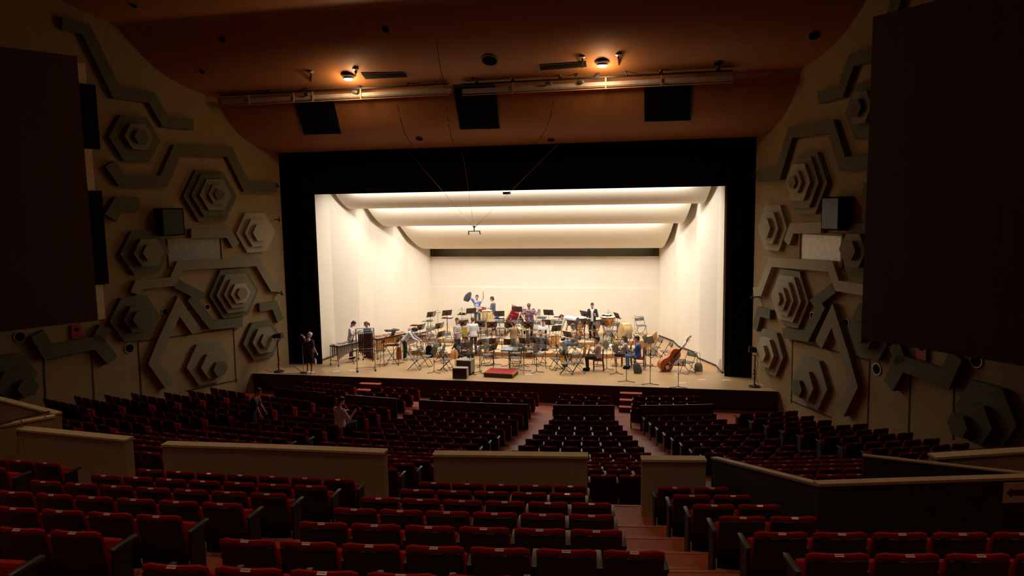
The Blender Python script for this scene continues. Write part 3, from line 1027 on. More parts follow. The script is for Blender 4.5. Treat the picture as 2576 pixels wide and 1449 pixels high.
# handrail at the left
t = thing('handrail', 'shiny metal handrail on the low wall at the left edge', 'handrail', (-6.3, -20.4, 3.2))
a, b = at(-40, 1078, z=3.36), at(124, 1036, z=3.36)
mb = MB()
mb.T = Matrix.Translation(-t.location)
mb.tube([a, b], .022, 8)
mb.build('rail', M_chrome, t, smooth=True)
for f in (.15, .55, .93):
    mb = MB()
    mb.T = Matrix.Translation(-t.location)
    p = a.lerp(b, f)
    mb.tube([(p.x, p.y, 3.18), (p.x, p.y, 3.35)], .01, 6)
    mb.build('bracket', M_steel, t)
# arrow sign
nd = V((wC.x - wB.x, wC.y - wB.y, 0)).normalized()
nn = V((nd.y, -nd.x, 0))
pa = None
v = RT * ((2521 - 1288.0) / FPX) + DN * ((1239 - 724.5) / FPX) + FW
tt = (V((wB.x, wB.y, 0)) - CAM).dot(nn) / v.dot(nn)
pa = CAM + v * tt
t = thing('arrow_sign', 'pale sign with a black arrow pointing left at the right edge', 'sign', (pa.x, pa.y, pa.z))
fr_ = Matrix((((nd.x), nn.x * -1, 0, 0), (nd.y, nn.y * -1, 0, 0), (0, 0, 1, 0), (0, 0, 0, 1)))
t.matrix_world = Matrix.Translation(pa + nn * .012) @ fr_
mb = MB()
mb.box((.24, 0, 0), (.48, .008, .225))
mb.build('board', mat('sign_board', (.55, .40, .36), .5), t)
mb = MB()
mb.hexa([(.035, -.0055, 0), (.09, -.0055, .055), (.105, -.0055, .032), (.42, -.0055, .032), (.42, -.0055, -.032), (.105, -.0055, -.032), (.09, -.0055, -.055)],
        [(.035, -.0042, 0), (.09, -.0042, .055), (.105, -.0042, .032), (.42, -.0042, .032), (.42, -.0042, -.032), (.105, -.0042, -.032), (.09, -.0042, -.055)])
mb.build('arrow', M_pblk, t, fix=True)
# black barriers before the fourth row
for (x0, x1), w in (((-1.95, 1.95), 'in the lower centre block'), ((2.8, 4.85), 'in the lower right centre block'), ((-4.85, -2.8), 'in the lower left centre block'), ((5.7, 8.1), 'in the lower right block'), ((-8.1, -5.7), 'in the lower left block')):
    mb = MB()
    lo, hi = [], []
    xs = [x0 + (x1 - x0) * i / 6 for i in range(7)]
    for a, b in zip(xs, xs[1:]):
        ya, yb = yl(4, a) + .70, yl(4, b) + .70
        mb.hexa([(a, ya, FLOOR0), (b, yb, FLOOR0), (b, yb + .04, FLOOR0), (a, ya + .04, FLOOR0)], [(a, ya, .14), (b, yb, .14), (b, yb + .04, .14), (a, ya + .04, .14)])
    tag(mb.build('barrier_panel', M_shellb, fix=True), 'black barrier between third and fourth row from the stage, %s' % w, 'barrier', 'barriers behind the front chairs')
for (x0, x1), w in (((4.85, 5.66), 'right'), ((-5.6, -4.71), 'left')):
    t = thing('stage_steps', 'small wooden steps with red treads up to the stage front, %s of centre' % w, 'steps', ((x0 + x1) / 2, -2.2, FLOOR0))
    for i, z in enumerate((-.19, -.38, -.57)):
        mb = MB()
        y1 = -1.76 - .28 * i
        mb.box((0, y1 - .14 + 2.2, (z - .03 - FLOOR0) / 2), (x1 - x0, .28, z - .03 - FLOOR0))
        mb.build('riser', M_woodd, t)
        mb = MB()
        mb.box((0, y1 - .14 + 2.2, z - .015 - FLOOR0), (x1 - x0, .29, .03))
        mb.build('tread', mat('tread_red', (.40, .08, .05), .6), t)
# ------------------------------------------------------------------ lamps and fittings of the ceiling
M_glow = mat('lamp_glow', (1, .9, .75), .5, emit=(1.0, .86, .62), estr=28.0)
def ceiling_lamp(p, label, watts, group, r=.19):
    t = thing('ceiling_lamp', label, 'lamp', (p.x, p.y, p.z - .02), 0, group)
    mb = MB()
    mb.lathe([(r * 1.25, .03), (r * 1.25, -.02), (r, -.03), (r, -.10), (r * .86, -.10), (r * .86, .03)], 24)
    mb.build('housing', M_steel, t, smooth=True, fix=True)
    mb = MB()
    mb.lathe([(r * .84, -.05), (r * .84, -.115), (r * .6, -.145), (.01, -.155)], 24)
    mb.build('bulb', M_glow, t, smooth=True, fix=True)
    l = bpy.data.lights.new('lamp_light', 'POINT')
    l.energy, l.color, l.shadow_soft_size = watts, (1.0, .62, .30), .16
    o = bpy.data.objects.new('lamp_light', l)
    COL.objects.link(o)
    o.parent = t
    o.location = (0, 0, -.42)
    return t
p1, p2 = cpt(876, 190), cpt(1515, 156)
ceiling_lamp(p1, 'lit round ceiling lamp above the left lighting bridge', 75, 'ceiling lamps')
ceiling_lamp(p2, 'lit round ceiling lamp above the right lighting bridge', 75, 'ceiling lamps')
for x, y in ((-7.5, -20.6), (-1.2, -20.6), (5.2, -20.6), (11.5, -20.6), (-6, -27.5), (1.5, -27.5), (9, -27.5)):
    q = V((x, y, ceilz(y)))
    t = ceiling_lamp(q, 'round lamp in the hall ceiling above the upper seats', 0.0, 'lamps over the audience')
    for c in list(t.children):
        if c.type == 'LIGHT':
            c.data.energy = 1.0
            l = bpy.data.lights.new('lamp_beam', 'SPOT')
            l.energy, l.color, l.shadow_soft_size = 360.0, (1.0, .70, .44), .16
            l.spot_size, l.spot_blend = R(84), .8
            o = bpy.data.objects.new('lamp_beam', l)
            COL.objects.link(o)
            o.parent = t
            o.location = (0, 0, -.30)
def on_ceiling(px4, lift, th):
    q = [cpt(*p) for p in px4]
    return [(p.x, p.y, ceilz(p.y) - lift) for p in q], [(p.x, p.y, ceilz(p.y) + th) for p in q]
for px4, w in ((((738, 252), (838, 250), (858, 333), (764, 336)), 'left'), (((1140, 214), (1246, 211), (1257, 320), (1157, 322)), 'middle'), (((1622, 210), (1741, 207), (1738, 299), (1622, 303)), 'right')):
    mb = MB()
    n = 8
    g = []
    for a in range(n + 1):
        for b in range(n + 1):
            u, v = a / n, b / n
            px = [px4[0][c] * (1 - u) * (1 - v) + px4[1][c] * u * (1 - v) + px4[2][c] * u * v + px4[3][c] * (1 - u) * v for c in (0, 1)]
            p = cpt(*px)
            g.append(V((p.x, p.y, ceilz(p.y))))
    k = (n + 1) ** 2
    vs = [p - V((0, 0, .03)) for p in g] + [p + V((0, 0, .03)) for p in g]
    fs = []
    for a in range(n):
        for b in range(n):
            i0 = a * (n + 1) + b
            q = (i0, i0 + 1, i0 + n + 2, i0 + n + 1)
            fs += [q, tuple(k + e for e in q[::-1])]
    rim = [b for b in range(n + 1)] + [a * (n + 1) + n for a in range(1, n + 1)] + [n * (n + 1) + b for b in range(n - 1, -1, -1)] + [a * (n + 1) for a in range(n - 1, 0, -1)]
    fs += [(rim[e], rim[(e + 1) % len(rim)], k + rim[(e + 1) % len(rim)], k + rim[e]) for e in range(len(rim))]
    mb.add(vs, fs)
    o = mb.build('ceiling_port', M_black, smooth=True, fix=True)
    tag(o, 'large square black opening in the ceiling above the stage edge, %s one of three' % w, 'opening', 'square openings in the ceiling')
    mb = MB()
    mb.tube([vs[e] for e in rim] + [vs[rim[0]]], .02, 4)
    mb.build('frame', M_blackm, o, fix=True)
for px4, w in ((((908, 181), (1017, 180), (1024, 192), (920, 197)), 'soot-stained dark air grille beside the left ceiling lamp'), (((1357, 162), (1474, 153), (1476, 166), (1360, 175)), 'dark slatted air grille beside the right ceiling lamp')):
    lo, hi = on_ceiling(px4, .03, .05)
    mb = MB()
    mb.hexa(lo, hi)
    o = mb.build('air_grille', M_blackm, fix=True)
    tag(o, w, 'air grille')
    mb = MB()
    for f in (.2, .4, .6, .8):
        mb.tube([V(lo[0]).lerp(V(lo[3]), f) - V((0, 0, .01)), V(lo[1]).lerp(V(lo[2]), f) - V((0, 0, .01))], .012, 4)
    mb.build('slat', M_desk, o, fix=True)
for (px, py, r), w in (((1055, 348, .13), 'near the stage edge left of centre'), ((1386, 351, .13), 'near the stage edge right of centre'), ((1232, 151, .26), 'large one between the two lighting bridges'), ((1808, 157, .15), 'over the right end of the right lighting bridge'),
                      ((2048, 88, .15), 'near the right side wall'), ((970, 72, .11), 'high above the left air grille'), ((560, 97, .10), 'high at the left'), ((509, 180, .09), 'left of the left lighting bridge'), ((1190, 196, .07), 'small one between the bridges'), ((337, 13, .10), 'at the top left edge of the ceiling')):
    p = cpt(px, py)
    t = thing('downlight', 'unlit dark downlight in the ceiling, %s' % w, 'downlight', (p.x, p.y, ceilz(p.y)), 0, 'unlit downlights')
    t.rotation_euler = (math.atan(cslope(p.y)), 0, 0)
    mb = MB()
    mb.lathe([(r * 1.15, .02), (r * 1.15, -.025), (r, -.03), (r, .02)], 18)
    mb.build('rim', M_desk, t, smooth=True, fix=True)
    mb = MB()
    mb.lathe([(r, .02), (r * .95, -.022), (.01, -.026)], 18)
    mb.build('bulb', M_black, t, smooth=True, fix=True)
# two lighting bridges hanging under the ceiling
for (xa, xb, ya, yb), w, posts, hangs in (((557, 1130, 250, 229), 'left', (.13, .335, .42, .63), (.05, .22, .40, .62, .83)), ((1163, 1843, 229, 190), 'right', (.2, .55, .75), (.06, .20, .38, .52, .75, .95))):
    A, B = at(xa, ya, Y=-3.0), at(xb, yb, Y=-3.0)
    zc = (A.z + B.z) / 2
    t = thing('lighting_bridge', 'narrow lighting bridge with a white beam and rails under the ceiling, %s of two' % w, 'lighting bridge', ((A.x + B.x) / 2, -3.0, zc), 0, 'lighting bridges')
    L = abs(B.x - A.x)
    def part(nm, m, f):
        mb = MB()
        f(mb)
        return mb.build(nm, m, t, fix=True)
    part('beam', mat('bridge_white', (.42, .37, .36), .5), lambda mb: mb.box((0, .12, -.03), (L, .30, .13)))
    part('top_rail', M_blackm, lambda mb: (mb.box((0, -.05, .19), (L, .05, .05)), [mb.box((-L / 2 + L * f, -.05, .24), (.12, .06, .06)) for f in hangs]))
    part('lower_rail', M_capwood, lambda mb: (mb.tube([(-L / 2, -.06, -.2), (L / 2, -.06, -.2)], .018, 6), mb.tube([(-L / 2, .02, -.12), (L / 2, .02, -.12)], .018, 6)))
    for f in posts:
        part('post', M_capwood, lambda mb: mb.box((-L / 2 + L * f, -.05, -.02), (.05, .03, .40)))
    for f in hangs:
        part('hanger', M_blackm, lambda mb: (mb.tube([(-L / 2 + L * f, -.05, .2), (-L / 2 + L * f, -.05, ceilz(-3.05) - zc + .02)], .012, 5), mb.lathe([(.06, ceilz(-3.05) - zc), (.05, ceilz(-3.05) - zc - .05), (.02, ceilz(-3.05) - zc - .06)], 10, (-L / 2 + L * f, -.05, 0))))
    for f in ((.39, .6) if w == 'left' else (.33, .45)):
        part('floodlight', M_chairg, lambda mb: mb.capsule((-L / 2 + L * f, -.08, .07), (-L / 2 + L * f + .14, -.14, .05), .06, .07, 10))
for a, b, c, w in (((782, 180), (781, 214), (769, 224), 'left end of the left bridge'), ((894, 173), (893, 202), (905, 218), 'right of the left ceiling lamp'), ((1465, 143), (1464, 178), (1447, 193), 'left of the right ceiling lamp'), ((1556, 137), (1558, 172), (1577, 190), 'right of the right ceiling lamp')):
    p = cpt(*a)
    A, B, C = V((p.x, p.y, ceilz(p.y))), at(*b, Y=-3.15), at(*c, Y=-3.1)
    mb = MB()
    mb.tube([A + V((0, 0, .02)), (A.x, A.y, A.z - .12), (B.x, B.y, B.z), ((B.x + C.x) / 2, C.y, B.z + .02), C], .035, 6)
    o = mb.build('cable_drop', M_blackm, smooth=True)
    tag(o, 'black cable drop from the ceiling to the lighting bridge, %s' % w, 'cable', 'cable drops')
    mb = MB()
    mb.lathe([(.11, A.z + .01), (.11, A.z - .02), (.05, A.z - .06)], 14, (A.x, A.y, 0))
    mb.build('ceiling_plate', M_steel, o, fix=True)
# microphone rig hung on three wires in front of the shell
c = at(1193, 582, Y=-.4)
t = thing('microphone_rig', 'small hanging microphone bar on three thin wires in front of the stage', 'microphone', c)
mb = MB()
mb.tube([(-.25, 0, 0), (.25, 0, .01)], .018, 6)
mb.tube([(-.24, 0, 0), (-.22, -.03, -.14)], .022, 6)
mb.tube([(.22, 0, 0), (.26, -.03, -.12)], .022, 6)
mb.build('bar', M_blackm, t)
mb = MB()
mb.tube([(0, 0, 0), (0, 0, .20)], .022, 6)
mb.ball((0, 0, .2), (.05, .05, .03))
mb.build('hub', M_blackm, t)
for px in ((1088, 455), (1178, 480), (1330, 440)):
    e = at(*px, Y=-.2) - c
    e = V((e.x, e.y, e.z))
    e = e * (9.5 - c.z) / max(.1, e.z)
    mb = MB()
    mb.tube([(0, 0, .14), e], .0055, 4)
    mb.tube([(0, 0, .14), V((0, 0, .14)).lerp(e, .06)], .016, 5)
    mb.build('wire', M_steel, t)
b = at(1275, 487, Y=.1)
mb = MB()
mb.box((b.x, b.y, b.z + .02), (.30, .2, .10), .02)
tag(mb.build('winch_box', M_blackm), 'small black winch box at the lower edge of the border cloth', 'winch')
# spot lamps on stands at the two stage corners
def spot_stand(px, top, label, rz, zt):
    f = at(*px, z=0)
    h = at(px[0], top, Y=f.y).z
    t = thing('spot_stand', label, 'stand lamp', f, rz, 'stage corner lamps')
    mb = MB(); mb.lathe([(.21, 0), (.21, .03), (.12, .05), (.05, .09), (.03, .12)], 20); mb.build('base', M_blackm, t, smooth=True, fix=True)
    mb = MB(); mb.tube([(0, 0, .1), (0, 0, h - .24)], [.028, .022], 8); mb.ball((0.03, 0, .5), .035); mb.ball((0.03, 0, .62), .03); mb.build('pole', M_blackm, t)
    mb = MB()
    mb.tube([(-.13, 0, h - .06), (-.13, 0, h - .22), (0, 0, h - .26), (.13, 0, h - .22), (.13, 0, h - .06)], .014, 6)
    mb.build('yoke', M_blackm, t)
    mb = MB()
    mb.T = Matrix.Translation((0, 0, h - .04)) @ Matrix.Rotation(R(zt), 4, 'Y')
    mb.lathe([(.075, -.20), (.09, -.16), (.11, .1), (.125, .22), (.13, .23)], 16)
    mb.build('lamp_head', M_blackm, t, smooth=True, fix=True)
    mb = MB()
    mb.tube([(.02, .03, h - .2), (-.10, .05, h - .5), (-.04, .05, .45), (-.12, .04, .1), (-.35, -.05, .012), (-.7, .1, .012)], .008, 5)
    mb.build('cable', M_black, t)
spot_stand((702, 935), 843, 'black spot lamp on a round-based stand at the left stage corner', 0, 82)
spot_stand((1898, 973), 878, 'black spot lamp on a round-based stand at the right stage corner', R(180), 80)
for px, s, w in (((688, 468), -1, 'uppermost one on the left'), ((691, 552), -1, 'middle one on the left'), ((698, 737), -1, 'lowest one on the left'), ((1914, 440), 1, 'upper one on the right'), ((1910, 747), 1, 'lower one on the right')):
    p = wpt(px[0], px[1], s)
    mb = MB()
    mb.T = Matrix.Translation(p)
    mb.tube([(0, .05, 0), (-s * .25, -.1, 0), (-s * .25, -.1, .12)], .025, 6)
    mb.ball((-s * .27, -.1, -.03), .06)
    tag(mb.build('wall_bracket', M_blackm), 'small black bracket on the wall edge beside the stage opening, %s' % w, 'bracket', 'brackets beside the stage')
# ------------------------------------------------------------------ band furniture
LV = {0: 0.0, 1: .2, 2: .4}
def place(px, py, lv, h):
    p = at(px, py, z=LV[lv] + h)
    return V((p.x, p.y, LV[lv]))
FOCUS = V((0.1, -.2, 0))
def facing(p, q=FOCUS):
    d = V(q) - V(p)
    return math.atan2(-d.x, d.y)
def part(t, nm, m, f, smooth=False):
    mb = MB()
    f(mb)
    return mb.build(nm, m, t, smooth=smooth, fix=True)
# --- folding chair, facing +Y
def chair_proto(label, loc, rz):
    t = thing('folding_chair', label, 'chair', loc, rz, 'folding chairs on the stage', 1.04)
    part(t, 'seat', M_chairg, lambda b: b.box((0, .02, .43), (.40, .38, .028), .012))
    bk = part(t, 'backrest', M_chairg, lambda b: b.hexa([(-.21, -.215, .63), (.21, -.215, .63), (.21, -.19, .63), (-.21, -.19, .63)], [(-.21, -.255, .78), (.21, -.255, .78), (.21, -.23, .78), (-.21, -.23, .78)]))
    def badge(b):
        b.T = Matrix.Translation((0, -.222, .71)) @ Matrix.Rotation(R(75), 4, 'X')
        b.lathe([(.026, -.022), (.026, .022)], 12)
    part(bk, 'badge', M_cap, badge)
    def fa(b):
        b.tube([(-.215, -.25, .80), (-.215, -.03, .42), (-.215, .22, .03), (-.19, .24, .012), (.19, .24, .012), (.215, .22, .03), (.215, -.03, .42), (.215, -.25, .80), (.19, -.26, .82), (-.19, -.26, .82), (-.215, -.25, .80)], .011, 6, False)
    part(t, 'leg_frame', M_blackm, fa)
    def fb(b):
        b.tube([(-.195, .17, .42), (-.195, -.02, .25), (-.195, -.24, .03), (-.17, -.26, .012), (.17, -.26, .012), (.195, -.24, .03), (.195, -.02, .25), (.195, .17, .42)], .011, 6)
    part(t, 'leg_frame', M_blackm, fb)
    return t
CH = [  # backrest pixel, level, words, turn added to facing the conductor
    (1042, 886, 0, 'front row far left, nearest the long tubes', 12), (1070, 879, 0, 'second from the left near the front, behind the low angled stand', 8), (1123, 887, 0, 'front row, left of the two brown boxes', 6), (1110, 870, 0, 'left of the seated woman in black, second row', 0),
    (1044, 833, 1, 'far left of the low riser, behind the white sleeved woman', 0), (1088, 829, 1, 'left part of the low riser, under the leftmost perforated stand', 0), (1086, 846, 0, 'left, just before the low riser', 0), (1127, 842, 0, 'beside the man in the grey shirt, on his left', 0),
    (1170, 810, 2, 'at the back, left of the white shirted back', 0), (1216, 838, 0, 'centre left, behind the perforated grid stands', 0), (1178, 840, 0, 'behind the yellow folder', 0), (1214, 810, 2, 'at the back, right of the white shirted back', 0),
    (1258, 811, 2, 'at the back, just left of the red bass drum', 0), (1301, 811, 2, 'at the back, under the red bass drum', 0), (1346, 814, 2, 'at the back, right of the man in the flowered blue shirt', 0), (1402, 812, 2, 'at the back, right of the drummer', 0),
    (1453, 814, 2, 'at the back, behind the bending man', 0), (1494, 816, 2, 'at the back, before the middle kettledrum', 0), (1541, 817, 2, 'at the back, before the right kettledrum', 0), (1520, 841, 1, 'on the low riser, left of the pale bass drum', -6), (1571, 847, 1, 'on the low riser, before the pale bass drum', -6),
    (1613, 804, 2, 'at the back right corner, alone beside the cymbal', 60), (1649, 857, 0, 'right side, left of two beside the shell wall', -10), (1675, 867, 0, 'right side, alone left of the double bass', -10), (1731, 893, 0, 'right, behind the double bass with a bag hung on it', 40),
    (1226, 875, 0, 'centre, facing the podium, left of the conductor stand', 0), (1231, 860, 0, 'centre, second row, behind the chair by the conductor stand', 0), (1297, 882, 0, 'centre, right of the conductor stand', 0), (1298, 871, 0, 'centre, before the woman in beige', 0),
    (1399, 885, 0, 'right of centre, turned sideways, second row', 0), (1425, 896, 0, 'right of centre, front row, nearest the podium side', -4), (1356, 873, 0, 'centre right, behind the two low stands', 0), (1331, 859, 0, 'centre right, third row before the drum kit', 0), (1449, 873, 0, 'before the seated man in jeans', 0), (1455, 893, 0, 'just left of the saxophone player', -8)]
ch0 = None
for px, py, lv, w, da in CH:
    p = place(px, py, lv, .74)
    rz = facing(p) + R(da)
    lab = 'black folding chair, ' + w
    if ch0 is None:
        ch0 = chair_proto(lab, p, rz)
    else:
        copy_thing(ch0, p, rz, lab)
# --- music stands; +Y is the side that faces the conductor (the back of the desk)
def base_parts(t, h, lower=True):
    part(t, 'pole', M_blackm if lower else M_steel, lambda b: (b.tube([(0, 0, .05), (0, 0, h * .58)], .013, 6), b.tube([(0, 0, h * .55), (0, 0, h)], .009, 6), b.lathe([(.02, h * .55), (.022, h * .57), (.02, h * .60)], 8)))
    part(t, 'clamp', M_blackm, lambda b: (b.box((0, .025, h - .0), (.06, .04, .08), .008), b.ball((0.0, .06, h - .03), .022, 8, 5)))
    for a in (-72, 72, 180):
        def leg(b, a=a):
            c, s = math.sin(R(a)), math.cos(R(a))
            b.tube([(0, 0, .055), (c * .12, s * .12, .02), (c * .32, s * .32, .014), (c * .34, s * .34 + .015, .012)], .012, 5)
        part(t, 'leg', M_blackm, leg)
TILT = 24
def desk_T(h, x=0, yawd=0):
    return Matrix.Translation((x, 0, h)) @ Matrix.Rotation(R(yawd), 4, 'Z') @ Matrix.Rotation(R(-TILT), 4, 'X')
def grid(b, x0, x1, z0, z1, nx, nz, r=.007):
    for i in range(nx + 1):
        x = x0 + (x1 - x0) * i / nx
        b.box((x, 0, (z0 + z1) / 2), (r * 2, .006, z1 - z0))
    for j in range(nz + 1):
        z = z0 + (z1 - z0) * j / nz
        b.box(((x0 + x1) / 2, 0, z), (x1 - x0 + r * 2, .0065, r * 2))
def stand_proto(kind, h, label, loc, rz):
    t = thing('music_stand', label, 'music stand', loc, rz, 'music stands on the stage')
    base_parts(t, h)
    if kind == 'solid':
        def d(b):
            b.T = desk_T(h)
            b.box((0, 0, .06), (.50, .008, .31), .003)
            b.box((0, -.035, -.09), (.50, .07, .008))
        part(t, 'desk', M_desk, d)
    elif kind == 'cross':
        def d(b):
            b.T = desk_T(h)
            b.hexa([(-.20, -.004, -.11), (.20, -.004, -.11), (.255, -.004, .0), (.24, -.004, .23), (-.24, -.004, .23), (-.255, -.004, .0)], [(-.20, .004, -.11), (.20, .004, -.11), (.255, .004, .0), (.24, .004, .23), (-.24, .004, .23), (-.255, .004, .0)])
            b.box((0, -.03, -.11), (.40, .06, .008))
        part(t, 'desk', mat('desk_brown', (.12, .075, .05), .5), d)
        def ribs(b):
            b.T = desk_T(h)
            for x, z in ((-.2, .2), (.2, .2), (-.2, -.07), (.2, -.07)):
                b.tube([(0, .012, .06), (x, .009, z)], [.022, .006], 5)
        part(t, 'rib', M_black, ribs)
    elif kind == 'half':
        def d(b):
            b.T = desk_T(h)
            b.box((.055, 0, .06), (.30, .008, .30), .003)
            b.box((.0, -.03, -.085), (.44, .06, .008))
        part(t, 'desk', M_desk, d)
        def w(b):
            b.T = desk_T(h)
            b.T = b.T @ Matrix.Translation((-.095, 0, 0)) @ Matrix.Rotation(R(14), 4, 'Z')
            grid(b, -.20, -.005, -.07, .195, 4, 5, .011)
        part(t, 'wing', M_desk, w)
    else:
        def d(b):
            b.T = desk_T(h)
            grid(b, -.25, .25, -.085, .21, 8, 5, .0105)
            b.box((0, -.03, -.09), (.50, .06, .008))
        part(t, 'desk', M_desk, d)
    return t
ST = [  # desk centre pixel, level, kind, desk height, words, turn
    (1083, 791, 2, 'half', 1.16, 'leftmost in the back row, left of the first cymbal', 0), (1124, 787, 2, 'solid', 1.22, 'back row, above the tray of white and orange items', 0), (1185, 782, 2, 'solid', 1.25, 'back row, just left of the man with raised arms', 0), (1256, 789, 2, 'solid', 1.2, 'back row, between the conga player and the red bass drum', 0),
    (1301, 778, 2, 'solid', 1.3, 'back row, behind the red bass drum', 0), (1380, 786, 2, 'solid', 1.2, 'back row, alone right of the man in the flowered shirt', 0), (1470, 789, 2, 'solid', 1.2, 'back row, at the left elbow of the kettledrum player', -18), (1553, 794, 2, 'solid', 1.15, 'back row, rightmost, beside the pale bass drum', -22),
    (1057, 823, 1, 'half', 1.1, 'left part of the low riser, behind the white sleeved woman', 0), (1103, 820, 1, 'half', 1.12, 'low riser, second from the left', 0), (1107, 841, 1, 'half', 1.0, 'before the low riser, left of the man in the grey shirt', 0), (1163, 813, 1, 'cross', 1.1, 'with a cross-ribbed back, behind the man in the grey shirt', 10),
    (1209, 815, 1, 'cross', 1.1, 'with a cross-ribbed back, right of the white shirted back', -30), (1237, 817, 1, 'cross', 1.12, 'with a cross-ribbed back, above the left grid stand', 0), (1283, 818, 1, 'cross', 1.12, 'with a cross-ribbed back, behind the woman in beige', 0), (1329, 817, 1, 'cross', 1.12, 'with a cross-ribbed back, before the man in the flowered shirt', 0),
    (1381, 811, 1, 'half', 1.15, 'just right of the drummer', 0), (1399, 826, 1, 'solid', 1.05, 'turned edge-on, right of the drummer', 62), (1439, 813, 1, 'solid', 1.15, 'before the bending man', 0), (1471, 809, 1, 'half', 1.2, 'before the left kettledrum', 0), (1518, 812, 1, 'half', 1.15, 'before the right kettledrum', 0),
    (1496, 835, 1, 'half', 1.0, 'tilted, low riser, right of the seated man in jeans', -20), (1541, 842, 1, 'half', 1.0, 'tilted, left of the brown haired woman', -20), (1428, 841, 0, 'solid', 1.1, 'before the seated man in jeans', 0), (1598, 848, 0, 'half', 1.1, 'tilted, behind the man in blue', -25), (1625, 853, 0, 'solid', 1.1, 'left one of two close together beside the wooden block steps', -40), (1637, 856, 0, 'solid', 1.05, 'right one of two close together on the right', -55),
    (1195, 834, 0, 'half', 1.1, 'before the man in the white shirt seen from behind', 0), (1235, 837, 0, 'grid', 1.1, 'open grid desk, left of the two in the middle', 0), (1262, 838, 0, 'grid', 1.1, 'open grid desk, left of the woman in beige', 0), (1209, 861, 0, 'half', 1.0, 'right of the seated woman in black, second row', 6), (1241, 858, 0, 'half', 1.0, 'centre left, beside the pale wooden drum', 0), (1279, 860, 0, 'half', 1.0, 'centre, behind the open score', 0),
    (1240, 874, 0, 'solid', .95, 'centre left, left of the conductor stand', 0), (1177, 868, 0, 'solid', .95, 'right beside the seated woman in black', 14), (1206, 879, 0, 'half', .92, 'tilted, left of the podium', 18), (1182, 883, 0, 'half', .90, 'tilted, above the two brown boxes', 22), (1115, 875, 0, 'solid', .9, 'tilted, left of the seated woman in black', 30), (1091, 882, 0, 'solid', .88, 'tilted low, second from the left at the front', 38), (1144, 868, 0, 'solid', .95, 'dark, at the left shoulder of the seated woman in black', 10),
    (1317, 857, 0, 'half', 1.05, 'before the drum kit, left of three', 0), (1344, 856, 0, 'half', 1.05, 'before the drum kit, middle of three', 0), (1372, 859, 0, 'half', 1.05, 'before the drum kit, right of three', -8), (1401, 867, 0, 'half', 1.0, 'left of the steel canister', -18), (1420, 871, 0, 'solid', 1.0, 'tilted over the brass horn on the right', -25), (1317, 875, 0, 'half', .95, 'right of the podium, nearest of its row', -6), (1349, 878, 0, 'solid', .92, 'right of centre, steeply tilted, front row', -24),
    (1503, 859, 0, 'solid', 1.0, 'tilted, behind the head of the saxophone player', -28), (1526, 867, 0, 'solid', 1.0, 'tilted, right of the saxophone player', -30), (1550, 877, 0, 'solid', .98, 'tilted, before the brown haired woman', -32),
    (1576, 883, 0, 'grid', 1.16, 'open grid desk at the front, before the man in blue', -4), (1636, 887, 0, 'grid', 1.18, 'tall open grid desk at the front, right of the man in blue', 0), (1707, 912, 0, 'grid', .90, 'low open grid desk at the front, before the double bass', 0),
    (886, 854, 0, 'half', 1.0, 'behind the vibraphone at the left', 25), (964, 856, 0, 'solid', 1.05, 'dark, right of the long tubes, before the marimba', 12), (1001, 854, 0, 'solid', 1.05, 'dark, before the marimba, right of two', 12), (1048, 845, 0, 'grid', 1.0, 'open grid desk facing the white sleeved woman', 8), (988, 838, 0, 'solid', 1.2, 'left, with a purple cover thrown over it', 15)]
SP = {}
for px, py, lv, kind, h, w, da in ST:
    p = place(px, py, lv, h + .05)
    rz = facing(p) + R(da)
    if kind == 'grid':
        rz = facing(p, V((CAM.x, CAM.y, 0)))
    lab = 'black music stand, ' + w
    key = (kind, h)
    if key not in SP:
        SP[key] = stand_proto(kind, h, lab, p, rz)
    else:
        copy_thing(SP[key], p, rz, lab)
pcov = place(988, 838, 0, 1.25)
mb = MB()
mb.T = Matrix.Translation(pcov + V((0, 0, 1.38))) @ Matrix.Rotation(R(8), 4, 'Z')
mb.loft([[(x + .03 * math.sin(k * 2.1), .13 * math.cos(6.283 * k / 12) * w, (.055 + .015 * math.sin(x * 17)) * math.sin(6.283 * k / 12) * w + .02 * math.sin(x * 9)) for k in range(12)] for x, w in ((-.36, .3), (-.25, .8), (-.1, 1.1), (.06, 1.15), (.2, .9), (.30, .5))])
tag(mb.build('cloth_cover', mat('purple_cloth', (.085, .06, .10), .9, bump=.3), smooth=True, fix=True), 'dark purple cloth bundle lying over a music stand at the left', 'cloth')
# --- cymbals on stands
def cymbal(px, py, lv, h, r, label, tilt=0):
    p = place(px, py, lv, h)
    t = thing('cymbal_stand', label, 'cymbal', p, 0, 'cymbals on stands')
    part(t, 'pole', M_chrome, lambda b: b.tube([(0, 0, .28), (0, 0, h + .06)], .013, 6))
    for a in (0, 120, 240):
        part(t, 'leg', M_chrome, lambda b, a=a: b.tube([(0, 0, .55), (.30 * math.cos(R(a + 30)), .30 * math.sin(R(a + 30)), .012)], .011, 5))
    def cy(b):
        b.T = Matrix.Translation((0, 0, h)) @ Matrix.Rotation(R(tilt), 4, 'X')
        b.lathe([(r, -.025), (r * .6, -.004), (r * .24, .012), (r * .18, .03), (.012, .042), (.012, .036), (r * .17, .022), (r * .23, .004), (r * .6, -.010), (r, -.029)], 28)
    part(t, 'cymbal', M_brass, cy, True)
    part(t, 'wing_nut', M_blackm, lambda b: b.lathe([(.02, h + .04), (.022, h + .06), (.01, h + .085)], 8))
    return t
cymbal(1101, 784, 2, 1.22, .24, 'brass cymbal on a chrome stand at the left end of the back row', 4)
cymbal(1162, 778, 2, 1.30, .24, 'brass cymbal on a stand left of the man with raised arms', -3)
cymbal(1203, 775, 2, 1.30, .20, 'brass cymbal in front of the man with raised arms', 5)
cymbal(1317, 775, 2, 1.35, .20, 'brass cymbal behind the shoulder of the man in the flowered shirt', 3)
